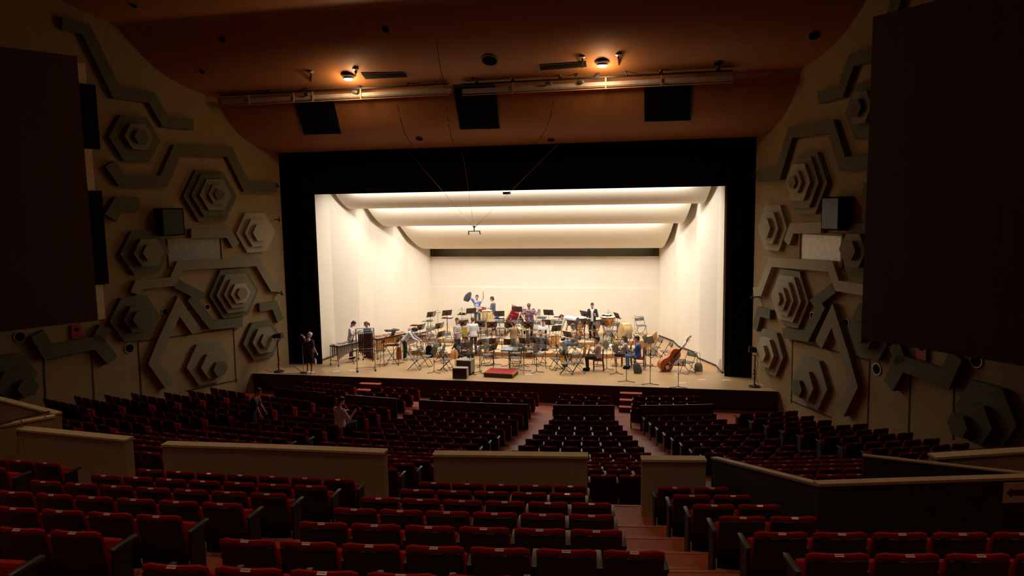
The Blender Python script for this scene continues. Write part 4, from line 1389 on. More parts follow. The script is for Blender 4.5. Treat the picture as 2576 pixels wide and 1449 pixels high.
cymbal(1530, 784, 2, 1.22, .20, 'thin brass cymbal right of the kettledrum player', 0)
cymbal(1597, 798, 2, 1.05, .18, 'small brass cymbal beside the chair at the back right corner', 0)
cymbal(1306, 824, 1, 1.05, .24, 'brass cymbal of the drum kit, left of two', 6)
cymbal(1327, 829, 1, 1.0, .24, 'brass cymbal of the drum kit, right of two', -8)
# --- keyboards with bars
def mallet(name, label, cat, pl, pr_, height, w0, w1, barm, resm, n, res_len, casters=True):
    A, B = at(*pl, z=0), at(*pr_, z=0)
    c = (A + B) / 2
    d = B - A
    L = d.length
    t = thing(name, label, cat, c, math.atan2(d.y, d.x))
    part(t, 'frame', M_blackm, lambda b: (b.hexa([(-L / 2, -w0 / 2, height - .07), (L / 2, -w1 / 2, height - .07), (L / 2, w1 / 2, height - .07), (-L / 2, w0 / 2, height - .07)], [(-L / 2, -w0 / 2, height - .03), (L / 2, -w1 / 2, height - .03), (L / 2, w1 / 2, height - .03), (-L / 2, w0 / 2, height - .03)])))
    def bars(b):
        for i in range(n):
            f = (i + .5) / n
            x = -L / 2 + L * f
            w = w0 + (w1 - w0) * f
            b.box((x, -w * .24, height), (L / n * .82, w * .50, .022))
            if i % 7 not in (2, 6):
                b.box((x + L / n / 2, w * .26, height + .02), (L / n * .82, w * .44, .022))
    part(t, 'bars', barm, bars)
    def res(b):
        for i in range(n):
            f = (i + .5) / n
            x = -L / 2 + L * f
            w = w0 + (w1 - w0) * f
            l = res_len * (1 - f) ** 1.3 + .14
            b.lathe([(L / n * .36, height - .07), (L / n * .36, height - .07 - l)], 8, (x, -w * .3, 0))
            b.lathe([(L / n * .36, height - .07), (L / n * .36, height - .07 - l * .85)], 8, (x, w * .28, 0))
    part(t, 'resonators', resm, res)
    for sx, w in ((-1, w0), (1, w1)):
        for sy in (-1, 1):
            x, y = sx * (L / 2 - .03), sy * (w / 2 - .04)
            lg = part(t, 'leg', M_steel, lambda b: b.tube([(x, y, height - .04), (x + sx * .03, y, .06)], .02, 6))
            part(lg, 'caster', M_blackm, lambda b: b.lathe([(.02, .0), (.035, .02), (.035, .05), (.02, .07)], 8, (x + sx * .03, y, 0)))
    part(t, 'crossbar', M_steel, lambda b: (b.tube([(-L / 2, 0, .22), (L / 2, 0, .22)], .018, 6), b.tube([(-L / 2, -w0 / 2 + .05, .22), (-L / 2, w0 / 2 - .05, .22)], .015, 6), b.tube([(L / 2, -w1 / 2 + .05, .22), (L / 2, w1 / 2 - .05, .22)], .015, 6)))
    return t
mallet('vibraphone', 'vibraphone with silver bars at the left front of the stage', 'vibraphone', (842, 920), (908, 905), .90, .62, .40, M_chrome, M_steel, 14, .45)
mallet('marimba', 'large marimba with golden pipes behind the two dark music stands', 'marimba', (938, 902), (1018, 886), .95, .80, .42, M_rose, M_gold, 18, .5)
mallet('xylophone', 'xylophone played by the bending woman in white sleeves', 'xylophone', (1014, 897), (1069, 889), .92, .55, .35, M_rose, M_steel, 14, .22)
# --- tubular bells
A, B = at(899, 933, z=0), at(944, 930, z=0)
L = (B - A).length
t = thing('tubular_bells', 'tall frame of dark tubular bells at the left of the stage', 'tubular bells', (A + B) / 2, math.atan2((B - A).y, (B - A).x))
for s in (-1, 1):
    pt = part(t, 'post', M_steel, lambda b: b.tube([(s * L / 2, 0, .07), (s * L / 2, 0, 1.80)], .022, 8))
    part(t, 'foot', M_steel, lambda b: b.tube([(s * L / 2, -.28, .08), (s * L / 2, .28, .08)], .02, 6))
    for y in (-.28, .28):
        part(t, 'caster', M_blackm, lambda b: b.lathe([(.02, 0), (.045, .02), (.045, .06), (.02, .08)], 10, (s * L / 2, y, 0)))
part(t, 'top_bar', M_steel, lambda b: (b.tube([(-L / 2, 0, 1.80), (L / 2, 0, 1.80)], .02, 6), b.tube([(-L / 2, -.06, 1.62), (L / 2, -.06, 1.62)], .016, 6), b.tube([(-L / 2, .06, 1.70), (L / 2, .06, 1.70)], .016, 6)))
M_bell = mat('bell_tube', (.10, .028, .022), .3, metal=.6)
for i in range(18):
    f = i / 17
    row = i % 2
    x = -L / 2 + .10 + (L - .16) * f
    bot = (.78 - .46 * f) + (.06 if row else 0)
    part(t, 'tube', M_bell, lambda b: b.lathe([(.018, (1.66 if row else 1.58)), (.018, bot)], 10, (x, .06 if row else -.06, 0)))
part(t, 'damper_box', M_steel, lambda b: (b.box((0, 0, .93), (L, .16, .015)), b.box((0, 0, .83), (L, .16, .015)), [b.box((-L / 2 + L * i / 3, 0, .88), (.02, .16, .1)) for i in range(4)]))
part(t, 'lower_bar', M_steel, lambda b: b.tube([(-L / 2, 0, .12), (L / 2, 0, .12)], .014, 6))
# --- small tables
def table(name, label, px, py, lv, h, w, d, topm, legs='x', rz=None, items=()):
    p = place(px, py, lv, h)
    t = thing(name, label, 'table', p, rz if rz is not None else facing(p) * .4)
    part(t, 'top', topm, lambda b: b.box((0, 0, h - .015), (w, d, .03), .006))
    if legs == 'x':
        for s in (-1, 1):
            part(t, 'leg_frame', M_blackm, lambda b: (b.tube([(-w * .38 * s, -d * .3 * s, h - .03), (w * .38 * s, -d * .3 * s, .02)], .014, 6), b.tube([(w * .38 * s, -d * .45, .02), (w * .38 * s, d * .45, .02)], .014, 6)))
    else:
        part(t, 'pole', M_chrome, lambda b: b.tube([(0, 0, .2), (0, 0, h - .02)], .018, 6))
        for a in (30, 150, 270):
            part(t, 'leg', M_chrome, lambda b, a=a: b.tube([(0, 0, .5), (.30 * math.cos(R(a)), .30 * math.sin(R(a)), .012)], .011, 5))
    for nm, lab, cat, x, y, sz, m in items:
        q = p + Matrix.Rotation(t.rotation_euler.z, 3, 'Z') @ V((x, y, h + sz[2] / 2))
        mb = MB()
        mb.T = Matrix.Translation(q) @ Matrix.Rotation(t.rotation_euler.z + x, 4, 'Z')
        mb.box((0, 0, 0), sz, min(sz) * .3)
        tag(mb.build(nm, m, smooth=True), lab, cat)
    return t
M_blue = mat('blue_cloth', (.03, .06, .22), .8)
M_green = mat('green_paint', (.15, .42, .12), .5)
M_orange = mat('orange_wood_item', (.70, .33, .10), .5)
table('percussion_table', 'folding table with crossed legs before the marimba', 985, 867, 0, .88, .70, .42, M_blackm, 'x', R(12), (('glockenspiel', 'small glockenspiel lying on the crossed-leg table at the left', 'glockenspiel', .05, 0, (.5, .25, .05), M_rose),))
table('percussion_table', 'small flat black table on a tripod right of the tubular bells', 957, 880, 0, .72, .44, .32, M_blackm, 't', R(10))
table('percussion_table', 'small table with red and yellow instruments behind the white sleeved woman', 1043, 818, 1, .92, .42, .28, M_blackm, 't', 0, (('maraca_case', 'orange and red hand instruments on the small table at the left', 'percussion', .02, 0, (.3, .16, .05), mat('red_orange', (.75, .2, .06), .5)),))
table('percussion_table', 'pale topped table at the left end of the high riser', 1076, 807, 2, .90, .52, .34, M_steel, 't', 0, (('sampler_pad', 'grey electronic pad on the pale table at the back left', 'electronic pad', .08, .02, (.28, .2, .06), M_steel),))
table('percussion_table', 'tray table with white and orange items under a music stand in the back row', 1125, 799, 2, .95, .52, .34, M_blackm, 't', 0, (('tambourine', 'orange wooden tambourine on the back left tray table', 'tambourine', -.1, 0, (.2, .2, .06), M_orange), ('towel', 'white towel on the back left tray table', 'towel', .13, 0, (.2, .2, .05), M_white)))
table('percussion_table', 'dark tray table with a green ball under the second cymbal', 1162, 790, 2, 1.05, .42, .32, M_blackm, 't', 0, (('green_maraca', 'bright green maraca on the dark tray table', 'percussion', -.08, 0, (.09, .09, .09), M_green), ('wood_block', 'brown wood block on the dark tray table', 'percussion', .1, 0, (.16, .1, .07), M_rose)))
table('percussion_table', 'low trap table with white shoes and a blue cloth right of the conga player', 1256, 800, 2, .85, .50, .32, M_blackm, 't', 0, (('blue_cloth', 'dark blue cloth on the trap table right of the conga player', 'cloth', -.1, .05, (.2, .15, .07), M_blue), ('white_shoes', 'white soft pair lying on the trap table right of the conga player', 'shoes', .1, -.05, (.22, .14, .05), M_white)))
table('percussion_table', 'small trap table with a violin-coloured case right of the stand in the back row', 1406, 796, 2, .98, .48, .3, M_blackm, 't', 0, (('castanets', 'orange brown castanets on the trap table behind the drummer', 'percussion', .12, 0, (.14, .1, .04), M_orange), ('mallet_pair', 'white mallets on the trap table behind the drummer', 'mallets', -.1, 0, (.2, .05, .03), M_white)))
table('percussion_table', 'dark trap table with white mallets at the right hand of the kettledrum player', 1527, 793, 2, 1.08, .46, .3, M_black, 't', R(-12), (('mallet_pair', 'white felt mallets on the dark trap table right of the kettledrum player', 'mallets', .02, 0, (.26, .14, .04), M_white),))
# --- drums
def drum(name, label, cat, p, r, depth, shell, axis, hoop=M_chrome, legs=True, zc=None, spin=0):
    """axis: direction of the drum's axis (world), p the point under its centre, zc height of the centre"""
    t = thing(name, label, cat, p)
    a = V(axis).normalized()
    Q = a.to_track_quat('Z', 'Y').to_matrix().to_4x4()
    T = Matrix.Translation((0, 0, zc)) @ Q
    def cyl(prof):
        def f(b):
            b.T = T
            b.lathe(prof, 30)
        return f
    part(t, 'shell', shell, cyl([(r, -depth / 2), (r, depth / 2)]), True)
    for s in (-1, 1):
        part(t, 'head', M_skinh, cyl([(r * .99, s * (depth / 2 + .004)), (r * .98, s * (depth / 2 + .010)), (.01, s * (depth / 2 + .012))]), True)
        part(t, 'hoop', hoop, cyl([(r * 1.0, s * depth / 2 - .025), (r * 1.03, s * depth / 2 - .025), (r * 1.03, s * depth / 2 + .025), (r * 1.0, s * depth / 2 + .025)]), False)
    def lugs(b):
        b.T = T
        for i in range(8):
            c, s = math.cos(R(45 * i)), math.sin(R(45 * i))
            b.tube([(r * 1.04 * c, r * 1.04 * s, -depth / 2), (r * 1.04 * c, r * 1.04 * s, depth / 2)], .008, 5)
            b.box((r * 1.03 * c, r * 1.03 * s, 0), (.03, .03, .08))
    part(t, 'lugs', M_chrome, lugs)
    return t, T
p = place(1288, 794, 2, .95)
t, T = drum('bass_drum', 'large glossy red bass drum tilted on its stand at the back', 'bass drum', p, .44, .52, M_redlac, (.72, .32, -.34), mat('pale_hoop', (.75, .62, .42), .4), True, 1.02)
part(t, 'emblem', M_chrome, lambda b: b.ball((.02, -.43, .84), (.035, .02, .06)))
part(t, 'cradle', M_blackm, lambda b: (b.tube([(-.3, -.3, .02), (-.25, -.2, .7)], .02, 6), b.tube([(.3, -.3, .02), (.25, -.2, .7)], .02, 6), b.tube([(-.3, .3, .02), (-.25, .2, .9)], .02, 6), b.tube([(.3, .3, .02), (.25, .2, .9)], .02, 6), b.tube([(-.25, -.2, .65), (.25, -.2, .65)], .02, 6)))
p = place(1316, 798, 2, .8)
t, T = drum('bass_drum', 'brown rimmed concert drum standing right behind the red bass drum', 'bass drum', p + V((0, .5, 0)), .42, .3, M_woodd, (.9, -.25, .05), M_woodl, True, .72)
part(t, 'cradle', M_blackm, lambda b: (b.tube([(-.2, -.2, .02), (-.12, 0, .36)], .02, 6), b.tube([(.2, -.2, .02), (.12, 0, .36)], .02, 6)))
p = place(1571, 828, 2, .42)
t, T = drum('bass_drum', 'pale wooden bass drum on the floor near the right end of the high riser', 'bass drum', p, .36, .42, M_woodl, (-.80, -.55, 0), M_woodl, True, .40)
part(t, 'spur', M_chrome, lambda b: (b.tube([(.2, -.3, .3), (.24, -.42, .01)], .012, 5), b.tube([(-.25, .25, .3), (-.3, .3, .01)], .012, 5)))
# kettledrums
def kettle(px, py, h, r, label):
    p = place(px, py, 2, h)
    t = thing('kettledrum', label, 'kettledrum', p, 0, 'kettledrums')
    part(t, 'bowl', M_copper, lambda b: b.lathe([(r, h - .03), (r * .98, h - .15), (r * .86, h - .32), (r * .6, h - .46), (r * .25, h - .54), (.02, h - .56)], 32), True)
    part(t, 'head', M_skinh, lambda b: b.lathe([(r, h - .01), (r * .99, h + .006), (.01, h + .008)], 32), True)
    part(t, 'hoop', M_blackm, lambda b: b.lathe([(r * 1.0, h - .035), (r * 1.05, h - .035), (r * 1.05, h - .0), (r * 1.0, h - .0)], 32))
    for i in range(4):
        a = R(45 + 90 * i)
        part(t, 'strut', M_copper, lambda b: b.tube([(r * 1.05 * math.cos(a), r * 1.05 * math.sin(a), h - .03), (r * 1.04 * math.cos(a), r * 1.04 * math.sin(a), h - .4), (r * .55 * math.cos(a), r * .55 * math.sin(a), .10)], .022, 6), True)
    part(t, 'base', M_copper, lambda b: (b.lathe([(r * .62, .02), (r * .62, .06), (r * .3, .12), (r * .25, .22)], 20), b.box((0, -.34, .05), (.14, .22, .05), .01)))
    return t
kettle(1459, 799, .88, .35, 'copper kettledrum farthest left, behind the bending man')
kettle(1494, 802, .86, .36, 'middle copper kettledrum in front of its player')
kettle(1530, 797, .88, .37, 'right copper kettledrum with a pale head')
# congas and timbale
def conga(px, py, lv, h, r, m, label, legs=False):
    p = place(px, py, lv, h)
    t = thing('conga', label, 'drum', p, 0, None)
    part(t, 'shell', m, lambda b: b.lathe([(r * .72, .02), (r * .80, h * .25), (r * 1.12, h * .62), (r * 1.02, h - .03)], 24), True)
    part(t, 'head', M_skinh, lambda b: b.lathe([(r * 1.0, h - .02), (r * .98, h + .008), (.01, h + .01)], 24), True)
    part(t, 'hoop', M_chrome, lambda b: b.lathe([(r * 1.03, h - .06), (r * 1.06, h - .06), (r * 1.06, h - .03), (r * 1.03, h - .03)], 24))
    part(t, 'lugs', M_chrome, lambda b: [b.tube([(r * 1.07 * math.cos(R(60 * i)), r * 1.07 * math.sin(R(60 * i)), h - .04), (r * 1.15 * math.cos(R(60 * i)), r * 1.15 * math.sin(R(60 * i)), h * .62)], .008, 5) for i in range(6)])
    return t
conga(1220, 781, 2, 1.12, .15, M_woodl, 'pale wooden conga, left of two before the player in dark blue')
conga(1231, 781, 2, 1.12, .15, M_woodl, 'pale wooden conga, right of two before the player in dark blue')
conga(1223, 851, 0, .80, .15, M_woodl, 'pale wooden barrel drum standing in the middle of the band')
p = place(1211, 775, 2, 1.25)
t, T = drum('timbale', 'red timbale on a stand left of the congas', 'drum', p + V((0, .25, 0)), .17, .26, M_redlac, (0, .1, 1), M_chrome, True, 1.12)
part(t, 'stand', M_chrome, lambda b: [b.tube([(0, 0, .6), (.28 * math.cos(R(a)), .28 * math.sin(R(a)), .01)], .013, 6) for a in (90, 210, 330)] + [b.tube([(0, 0, .5), (0, 0, .99)], .016, 6)])
# drum kit
p = place(1352, 851, 1, .5)
t = thing('drum_kit', 'orange wood drum kit with the seated drummer behind it', 'drum kit', p)
def kd(x, y, z, r, d, ax):
    Q = Matrix.Translation((x, y, z)) @ V(ax).to_track_quat('Z', 'Y').to_matrix().to_4x4()
    nm = part(t, 'drum', M_woodo, lambda b: (setattr(b, 'T', Q), b.lathe([(r, -d / 2), (r, d / 2)], 26)), True)
    part(nm, 'head', M_skinh, lambda b: (setattr(b, 'T', Q), b.lathe([(r * .99, d / 2), (.01, d / 2 + .004)], 26), b.lathe([(r * .99, -d / 2), (.01, -d / 2 - .004)], 26)), True)
    part(nm, 'hoop', M_chrome, lambda b: (setattr(b, 'T', Q), b.lathe([(r, d / 2 - .02), (r * 1.04, d / 2 - .02), (r * 1.04, d / 2 + .015), (r, d / 2 + .015)], 26), b.lathe([(r, -d / 2 - .015), (r * 1.04, -d / 2 - .015), (r * 1.04, -d / 2 + .02), (r, -d / 2 + .02)], 26)))
kd(.30, .0, .29, .28, .42, (0, -1, 0))
kd(.15, .05, .76, .14, .2, (0, .25, 1))
kd(.45, .05, .76, .15, .2, (0, .25, 1))
kd(-.25, .1, .62, .18, .14, (0, 0.05, 1))
kd(.78, .3, .42, .20, .36, (0, 0, 1))
part(t, 'stand', M_chrome, lambda b: [b.tube([(-.25, .1, .54), (-.25 + .22 * math.cos(R(a)), .1 + .22 * math.sin(R(a)), .01)], .012, 5) for a in (90, 210, 330)] + [b.tube([(.3, .05, .55), (.3, .05, .74)], .016, 6), b.tube([(.12, .05, .72), (.48, .05, .72)], .014, 6)] + [b.tube([(.78 + .2 * math.cos(R(a)), .3 + .2 * math.sin(R(a)), .6), (.78 + .2 * math.cos(R(a)), .3 + .2 * math.sin(R(a)), .0)], .01, 5) for a in (0, 120, 240)])
M_acryl = mat('acrylic', (.9, .88, .85), .05)
M_acryl.node_tree.nodes['Principled BSDF'].inputs['Transmission Weight'].default_value = .85
M_acryl.node_tree.nodes['Principled BSDF'].inputs['IOR'].default_value = 1.08
for px, w, a in ((1318, 'left', 14), (1341, 'right', -6)):
    p = place(px, 838, 1, .75)
    t = thing('sound_screen', 'clear plastic sound screen before the drum kit, %s panel' % w, 'screen', p + V((0, -.1, 0)), R(a), 'sound screens')
    part(t, 'pane', M_acryl, lambda b: b.box((0, 0, .66), (.50, .008, .96)))
    part(t, 'foot', M_blackm, lambda b: (b.box((-.2, 0, .09), (.03, .3, .18)), b.box((.2, 0, .09), (.03, .3, .18))))
for px, py, w in ((1322, 834, 'left'), (1339, 839, 'middle'), (1375, 833, 'right')):
    p = place(px, py, 1, .86)
    t = thing('microphone_stand', 'short microphone stand with a black foam head before the drum kit, %s of three' % w, 'microphone', p + V((0, -.25, 0)), 0, 'drum microphones')
    part(t, 'pole', M_blackm, lambda b: (b.tube([(0, 0, .02), (0, 0, .8)], .01, 6), b.lathe([(.12, 0), (.12, .015), (.02, .03)], 14)))
    part(t, 'head', M_black, lambda b: b.box((0, 0, .86), (.075, .06, .15), .02))
# vertical grey gong and grey bag
p = place(1354, 785, 2, 1.2)
t = thing('gong', 'small grey round gong hung edge-on right of the man in the flowered shirt', 'gong', p, R(70))
part(t, 'disc', M_steel, lambda b: (setattr(b, 'T', Matrix.Translation((0, 0, 1.18)) @ Matrix.Rotation(R(90), 4, 'X')), b.lathe([(.01, -.03), (.12, -.025), (.17, .0), (.17, .03), (.12, .0), (.01, -.005)], 24)), True)
part(t, 'stand', M_chrome, lambda b: (b.tube([(.2, 0, .02), (.2, 0, 1.3)], .013, 6), b.tube([(.2, 0, 1.18), (0, 0, 1.18)], .01, 6), b.lathe([(.16, 0), (.16, .02), (.03, .04)], 14, (.2, 0, 0))))
table('percussion_table', 'white topped table with a grey bag right of the man in the flowered shirt', 1363, 801, 2, .86, .52, .34, M_white, 't', 0, (('soft_bag', 'flat grey soft bag on the white topped table behind the drummer', 'bag', 0, 0, (.46, .28, .09), M_chairg),))
# horns and other things standing about
def canister(px, py, lv):
    p = place(px, py, lv, .25)
    t = thing('canister', 'shiny steel canister with a black front standing on the low riser', 'canister', p)
    part(t, 'body', M_chrome, lambda b: b.lathe([(.14, 0), (.15, .02), (.15, .36), (.12, .40), (.05, .42)], 22), True)
    part(t, 'front', M_black, lambda b: b.box((-.05, -.13, .17), (.16, .06, .24), .015))
    part(t, 'handle', M_blackm, lambda b: b.tube([(-.06, 0, .41), (-.06, 0, .47), (.06, 0, .47), (.06, 0, .41)], .01, 6))
canister(1419, 853, 1)
def sax(name, label, p, rz, s, tiltx, m=M_gold, dark=False):
    t = thing(name, label, 'saxophone', p, rz, None, s)
    T = Matrix.Rotation(tiltx, 4, 'Y')
    part(t, 'tube', M_woodd if dark else m, lambda b: (setattr(b, 'T', T), b.tube([(.14, 0, .66), (.08, 0, .70), (.02, 0, .66), (0, 0, .58), (0, 0, .3), (.0, 0, .12), (-.02, 0, .05), (-.07, 0, .02), (-.12, 0, .06), (-.14, 0, .14)], [.008, .009, .012, .014, .024, .032, .036, .04, .045, .05], 10)), True)
    part(t, 'bell', m, lambda b: (setattr(b, 'T', T), b.tube([(-.14, 0, .14), (-.155, 0, .26), (-.18, 0, .34), (-.20, 0, .37)], [.05, .058, .075, .10], 14, False)), True)
    part(t, 'keys', m, lambda b: (setattr(b, 'T', T), [b.lathe([(.018, z), (.018, z + .01)], 8, (.035, .0, 0)) for z in (.2, .25, .3, .36, .42, .48)], b.tube([(.03, .02, .16), (.03, .02, .54)], .005, 5)))
    part(t, 'mouthpiece', M_black, lambda b: (setattr(b, 'T', T), b.tube([(.14, 0, .66), (.21, 0, .63)], [.012, .008], 6)))
    return t
p = place(1428, 896, 0, .45)
sax('baritone_saxophone', 'large dark and golden horn standing on the floor left of the saxophone player', p, R(40), 1.35, R(-14), M_gold, True)
t = thing('horn_stand', 'small black folding stand holding up the large dark horn', 'stand', p + V((.12, .1, 0)))
part(t, 'leg', M_blackm, lambda b: [b.tube([(0, 0, .35), (.22 * math.cos(R(a)), .22 * math.sin(R(a)), .01)], .011, 5) for a in (80, 200, 320)])
def silver_horn(px, py, lv, label, s=1.0, rz=0):
    p = place(px, py, lv, .2)
    t = thing('silver_horn', label, 'horn', p, rz, None, s)
    part(t, 'bell', M_chrome, lambda b: b.lathe([(.19, .0), (.185, .015), (.12, .07), (.07, .16), (.04, .30), (.03, .46)], 26, cap=False), True)
    part(t, 'tubing', M_chrome, lambda b: (b.tube([(0, 0, .45), (.04, 0, .54), (.12, 0, .55), (.16, 0, .48), (.16, 0, .25), (.12, 0, .18), (.07, 0, .22), (.07, 0, .42)], .018, 8), [b.lathe([(.02, .24), (.02, .42)], 8, (.11 + .0 * i, -.05 + .05 * i, 0)) for i in range(3)]), True)
silver_horn(1538, 860, 1, 'silver horn standing on its bell on the low riser')
silver_horn(1608, 852, 0, 'silver horn standing right behind the man in blue', .8, 1.0)
# double bass
f = at(1685, 935, z=0)
t = thing('double_bass', 'double bass lying on its side with a white cloth round its neck at the right', 'double bass', f)
ax = (at(1747, 858, Y=f.y + .55) - V((f.x, f.y, .02)))
zdir = ax.normalized()
nfr = V((.62, -.78, -.05))
nfr = (nfr - zdir * nfr.dot(zdir)).normalized()
ydir = -nfr
xdir = ydir.cross(zdir).normalized()
# local: Z along the neck, X across the plate, -Y the front plate
BM = Matrix(((xdir.x, ydir.x, zdir.x, 0), (xdir.y, ydir.y, zdir.y, 0), (xdir.z, ydir.z, zdir.z, 0.34), (0, 0, 0, 1)))
BM = Matrix.Translation((-.12, .1, 0)) @ BM
M_bass = mat('bass_varnish', (.42, .085, .022), .22, var=.3, scale=4)
M_bassr = mat('bass_rib', (.55, .19, .055), .3, var=.2, scale=4)
prof = [(.02, -.38), (.20, -.355), (.30, -.26), (.335, -.12), (.31, .02), (.235, .13), (.20, .24), (.225, .35), (.265, .44), (.262, .55), (.21, .64), (.11, .70), (.03, .73)]
out = prof + [(-x, z) for x, z in prof[::-1]]
def body(b):
    b.T = BM
    lo, hi = [(x, -.10, z) for x, z in out], [(x, .11, z) for x, z in out]
    n = len(out)
    b.add(lo + hi, [(i, (i + 1) % n, n + (i + 1) % n, n + i) for i in range(n)])
part(t, 'ribs', M_bassr, body, True)
def plate_(y, bul):
    def f(b):
        b.T = BM
        n = len(out)
        l0 = [(x, y, z) for x, z in out]
        l1 = [(x * .8, y + bul * .8, (z - .16) * .86 + .16) for x, z in out]
        l2 = [(x * .4, y + bul, (z - .16) * .45 + .16) for x, z in out]
        vs = l0 + l1 + l2
        fs = [(i, (i + 1) % n, n + (i + 1) % n, n + i) for i in range(n)] + [(n + i, n + (i + 1) % n, 2 * n + (i + 1) % n, 2 * n + i) for i in range(n)] + [tuple(2 * n + i for i in range(n))]
        b.add(vs, fs)
    return f
part(t, 'top_plate', M_bass, plate_(-.10, -.045), True)
part(t, 'back_plate', M_bass, plate_(.11, .03), True)
part(t, 'fingerboard', M_black, lambda b: (setattr(b, 'T', BM), b.hexa([(-.045, -.165, .30), (.045, -.165, .30), (.045, -.18, .30), (-.045, -.18, .30)], [(-.024, -.115, 1.22), (.024, -.115, 1.22), (.024, -.135, 1.22), (-.024, -.135, 1.22)])))
part(t, 'neck', M_bassr, lambda b: (setattr(b, 'T', BM), b.tube([(0, -.05, .70), (0, -.09, .78), (0, -.10, 1.24)], [.045, .032, .026], 10)), True)
sc_ = part(t, 'scroll', mat('scroll_brown', (.25, .12, .06), .4), lambda b: (setattr(b, 'T', BM), b.tube([(0, -.10, 1.22), (0, -.085, 1.34), (0, -.06, 1.42)], [.035, .032, .024], 8), b.lathe([(.055, -.03), (.06, 0), (.055, .03)], 14) if False else b.ball((0, -.09, 1.46), (.035, .055, .055))), True)
part(sc_, 'peg', M_brass, lambda b: (setattr(b, 'T', BM), [b.tube([(-.09, -.085, z), (.09, -.085, z)], .010, 6) for z in (1.26, 1.31, 1.36)], [b.box((s * .10, -.085, z), (.03, .05, .03)) for s in (-1, 1) for z in (1.26, 1.34)]))
part(t, 'bridge', M_paper, lambda b: (setattr(b, 'T', BM), b.hexa([(-.10, -.15, .03), (.10, -.15, .03), (.10, -.155, .05), (-.10, -.155, .05)], [(-.06, -.22, .035), (.06, -.22, .035), (.06, -.22, .045), (-.06, -.22, .045)])))
part(t, 'tailpiece', M_black, lambda b: (setattr(b, 'T', BM), b.hexa([(-.035, -.17, -.28), (.035, -.17, -.28), (.035, -.155, -.28), (-.035, -.155, -.28)], [(-.05, -.195, -.04), (.05, -.195, -.04), (.05, -.18, -.04), (-.05, -.18, -.04)])))
part(t, 'strings', M_steel, lambda b: (setattr(b, 'T', BM), [b.tube([(x * 1.6, -.185, -.06), (x * 1.6, -.222, .04), (x, -.14, 1.24)], .003, 4) for x in (-.018, -.006, .006, .018)]))
part(t, 'endpin', M_chrome, lambda b: (setattr(b, 'T', BM), b.tube([(0, 0, -.37), (0, 0, -.50)], .012, 6)))
part(t, 'neck_cloth', M_white, lambda b: (setattr(b, 'T', BM), b.tube([(0, -.11, .86), (.0, -.115, .92), (0.005, -.11, 1.0), (0, -.115, 1.08), (0, -.11, 1.17)], [.05, .065, .058, .066, .045], 12)), True)
part(t, 'plate_cloth', M_white, lambda b: (setattr(b, 'T', BM @ Matrix.Translation((.0, -.205, -.16)) @ Matrix.Rotation(.5, 4, 'Y')), b.box((0, 0, 0), (.16, .012, .16), .005)))
# bag hung on the chair behind the bass, and other bags
def bag(name, label, px, py, lv, size, m, rz=0, strap=None, h=0.0, lean=0):
    p = place(px, py, lv, h)
    t = thing(name, label, 'bag', p + V((0, 0, h)), rz)
    w, d, z = size
    part(t, 'body', m, lambda b: (setattr(b, 'T', Matrix.Rotation(R(lean), 4, 'Y')), b.loft([[(w / 2 * q * math.copysign(abs(math.cos(6.283 * k / 16)) ** .5, math.cos(6.283 * k / 16)), d / 2 * q * math.copysign(abs(math.sin(6.283 * k / 16)) ** .6, math.sin(6.283 * k / 16)), zz) for k in range(16)] for zz, q in ((0.0, .9), (z * .12, 1.0), (z * .55, .98), (z * .85, .86), (z, .55))])), True)
    part(t, 'handle', M_black, lambda b: (setattr(b, 'T', Matrix.Rotation(R(lean), 4, 'Y')), b.tube([(-w * .2, 0, z * .93), (-w * .15, 0, z + (strap or .08)), (w * .15, 0, z + (strap or .08)), (w * .2, 0, z * .93)], .009, 6)))
    return t
M_greycl = mat('grey_canvas', (.10, .10, .12), .85)
bag('shoulder_bag', 'dark grey bag leaning on the chair of the man in blue', 1606, 939, 0, (.34, .16, .42), M_greycl, R(10), lean=-14)
bag('tote_bag', 'grey striped tote bag hanging from the chair behind the double bass', 1757, 934, 0, (.34, .12, .36), mat('tote_grey', (.22, .21, .23), .85, var=.4, scale=7, stretch=(4, 1, 1)), R(-15), .40)
bag('backpack', 'black backpack standing behind the second chair at the left', 1080, 899, 0, (.32, .2, .55), M_black, R(8))
bag('leather_bag', 'brown leather bag on the floor left of the seated woman in black', 1143, 901, 0, (.36, .26, .40), M_woodo, R(20))
bag('orange_cover', 'orange brown cloth cover hanging under the crossed-leg table at the left', 1004, 903, 0, (.24, .16, .55), mat('rust_cloth', (.40, .11, .03), .85), R(12))
bag('blue_bag', 'bright blue bag beside the white shirted man seen from behind', 1184, 848, 1, (.26, .14, .36), mat('bright_blue', (.02, .08, .40), .7), 0)
bag('pale_bag', 'pale bag on the floor behind the brown boxes', 1163, 915, 0, (.18, .12, .24), mat('pale_pink', (.62, .52, .50), .8), 0)
# block steps at the right end of the riser
p = at(1613, 872, z=0)
t = thing('step_block', 'wooden step block at the right end of the low riser', 'step', V((p.x, p.y, 0)), R(4))
part(t, 'block', M_riserside, lambda b: (b.box((0, .15, .10), (.62, .3, .2)), b.box((0, .15, .208), (.64, .32, .016))))
part(t, 'side_hole', M_black, lambda b: b.box((.26, -.002, .10), (.08, .012, .13)))
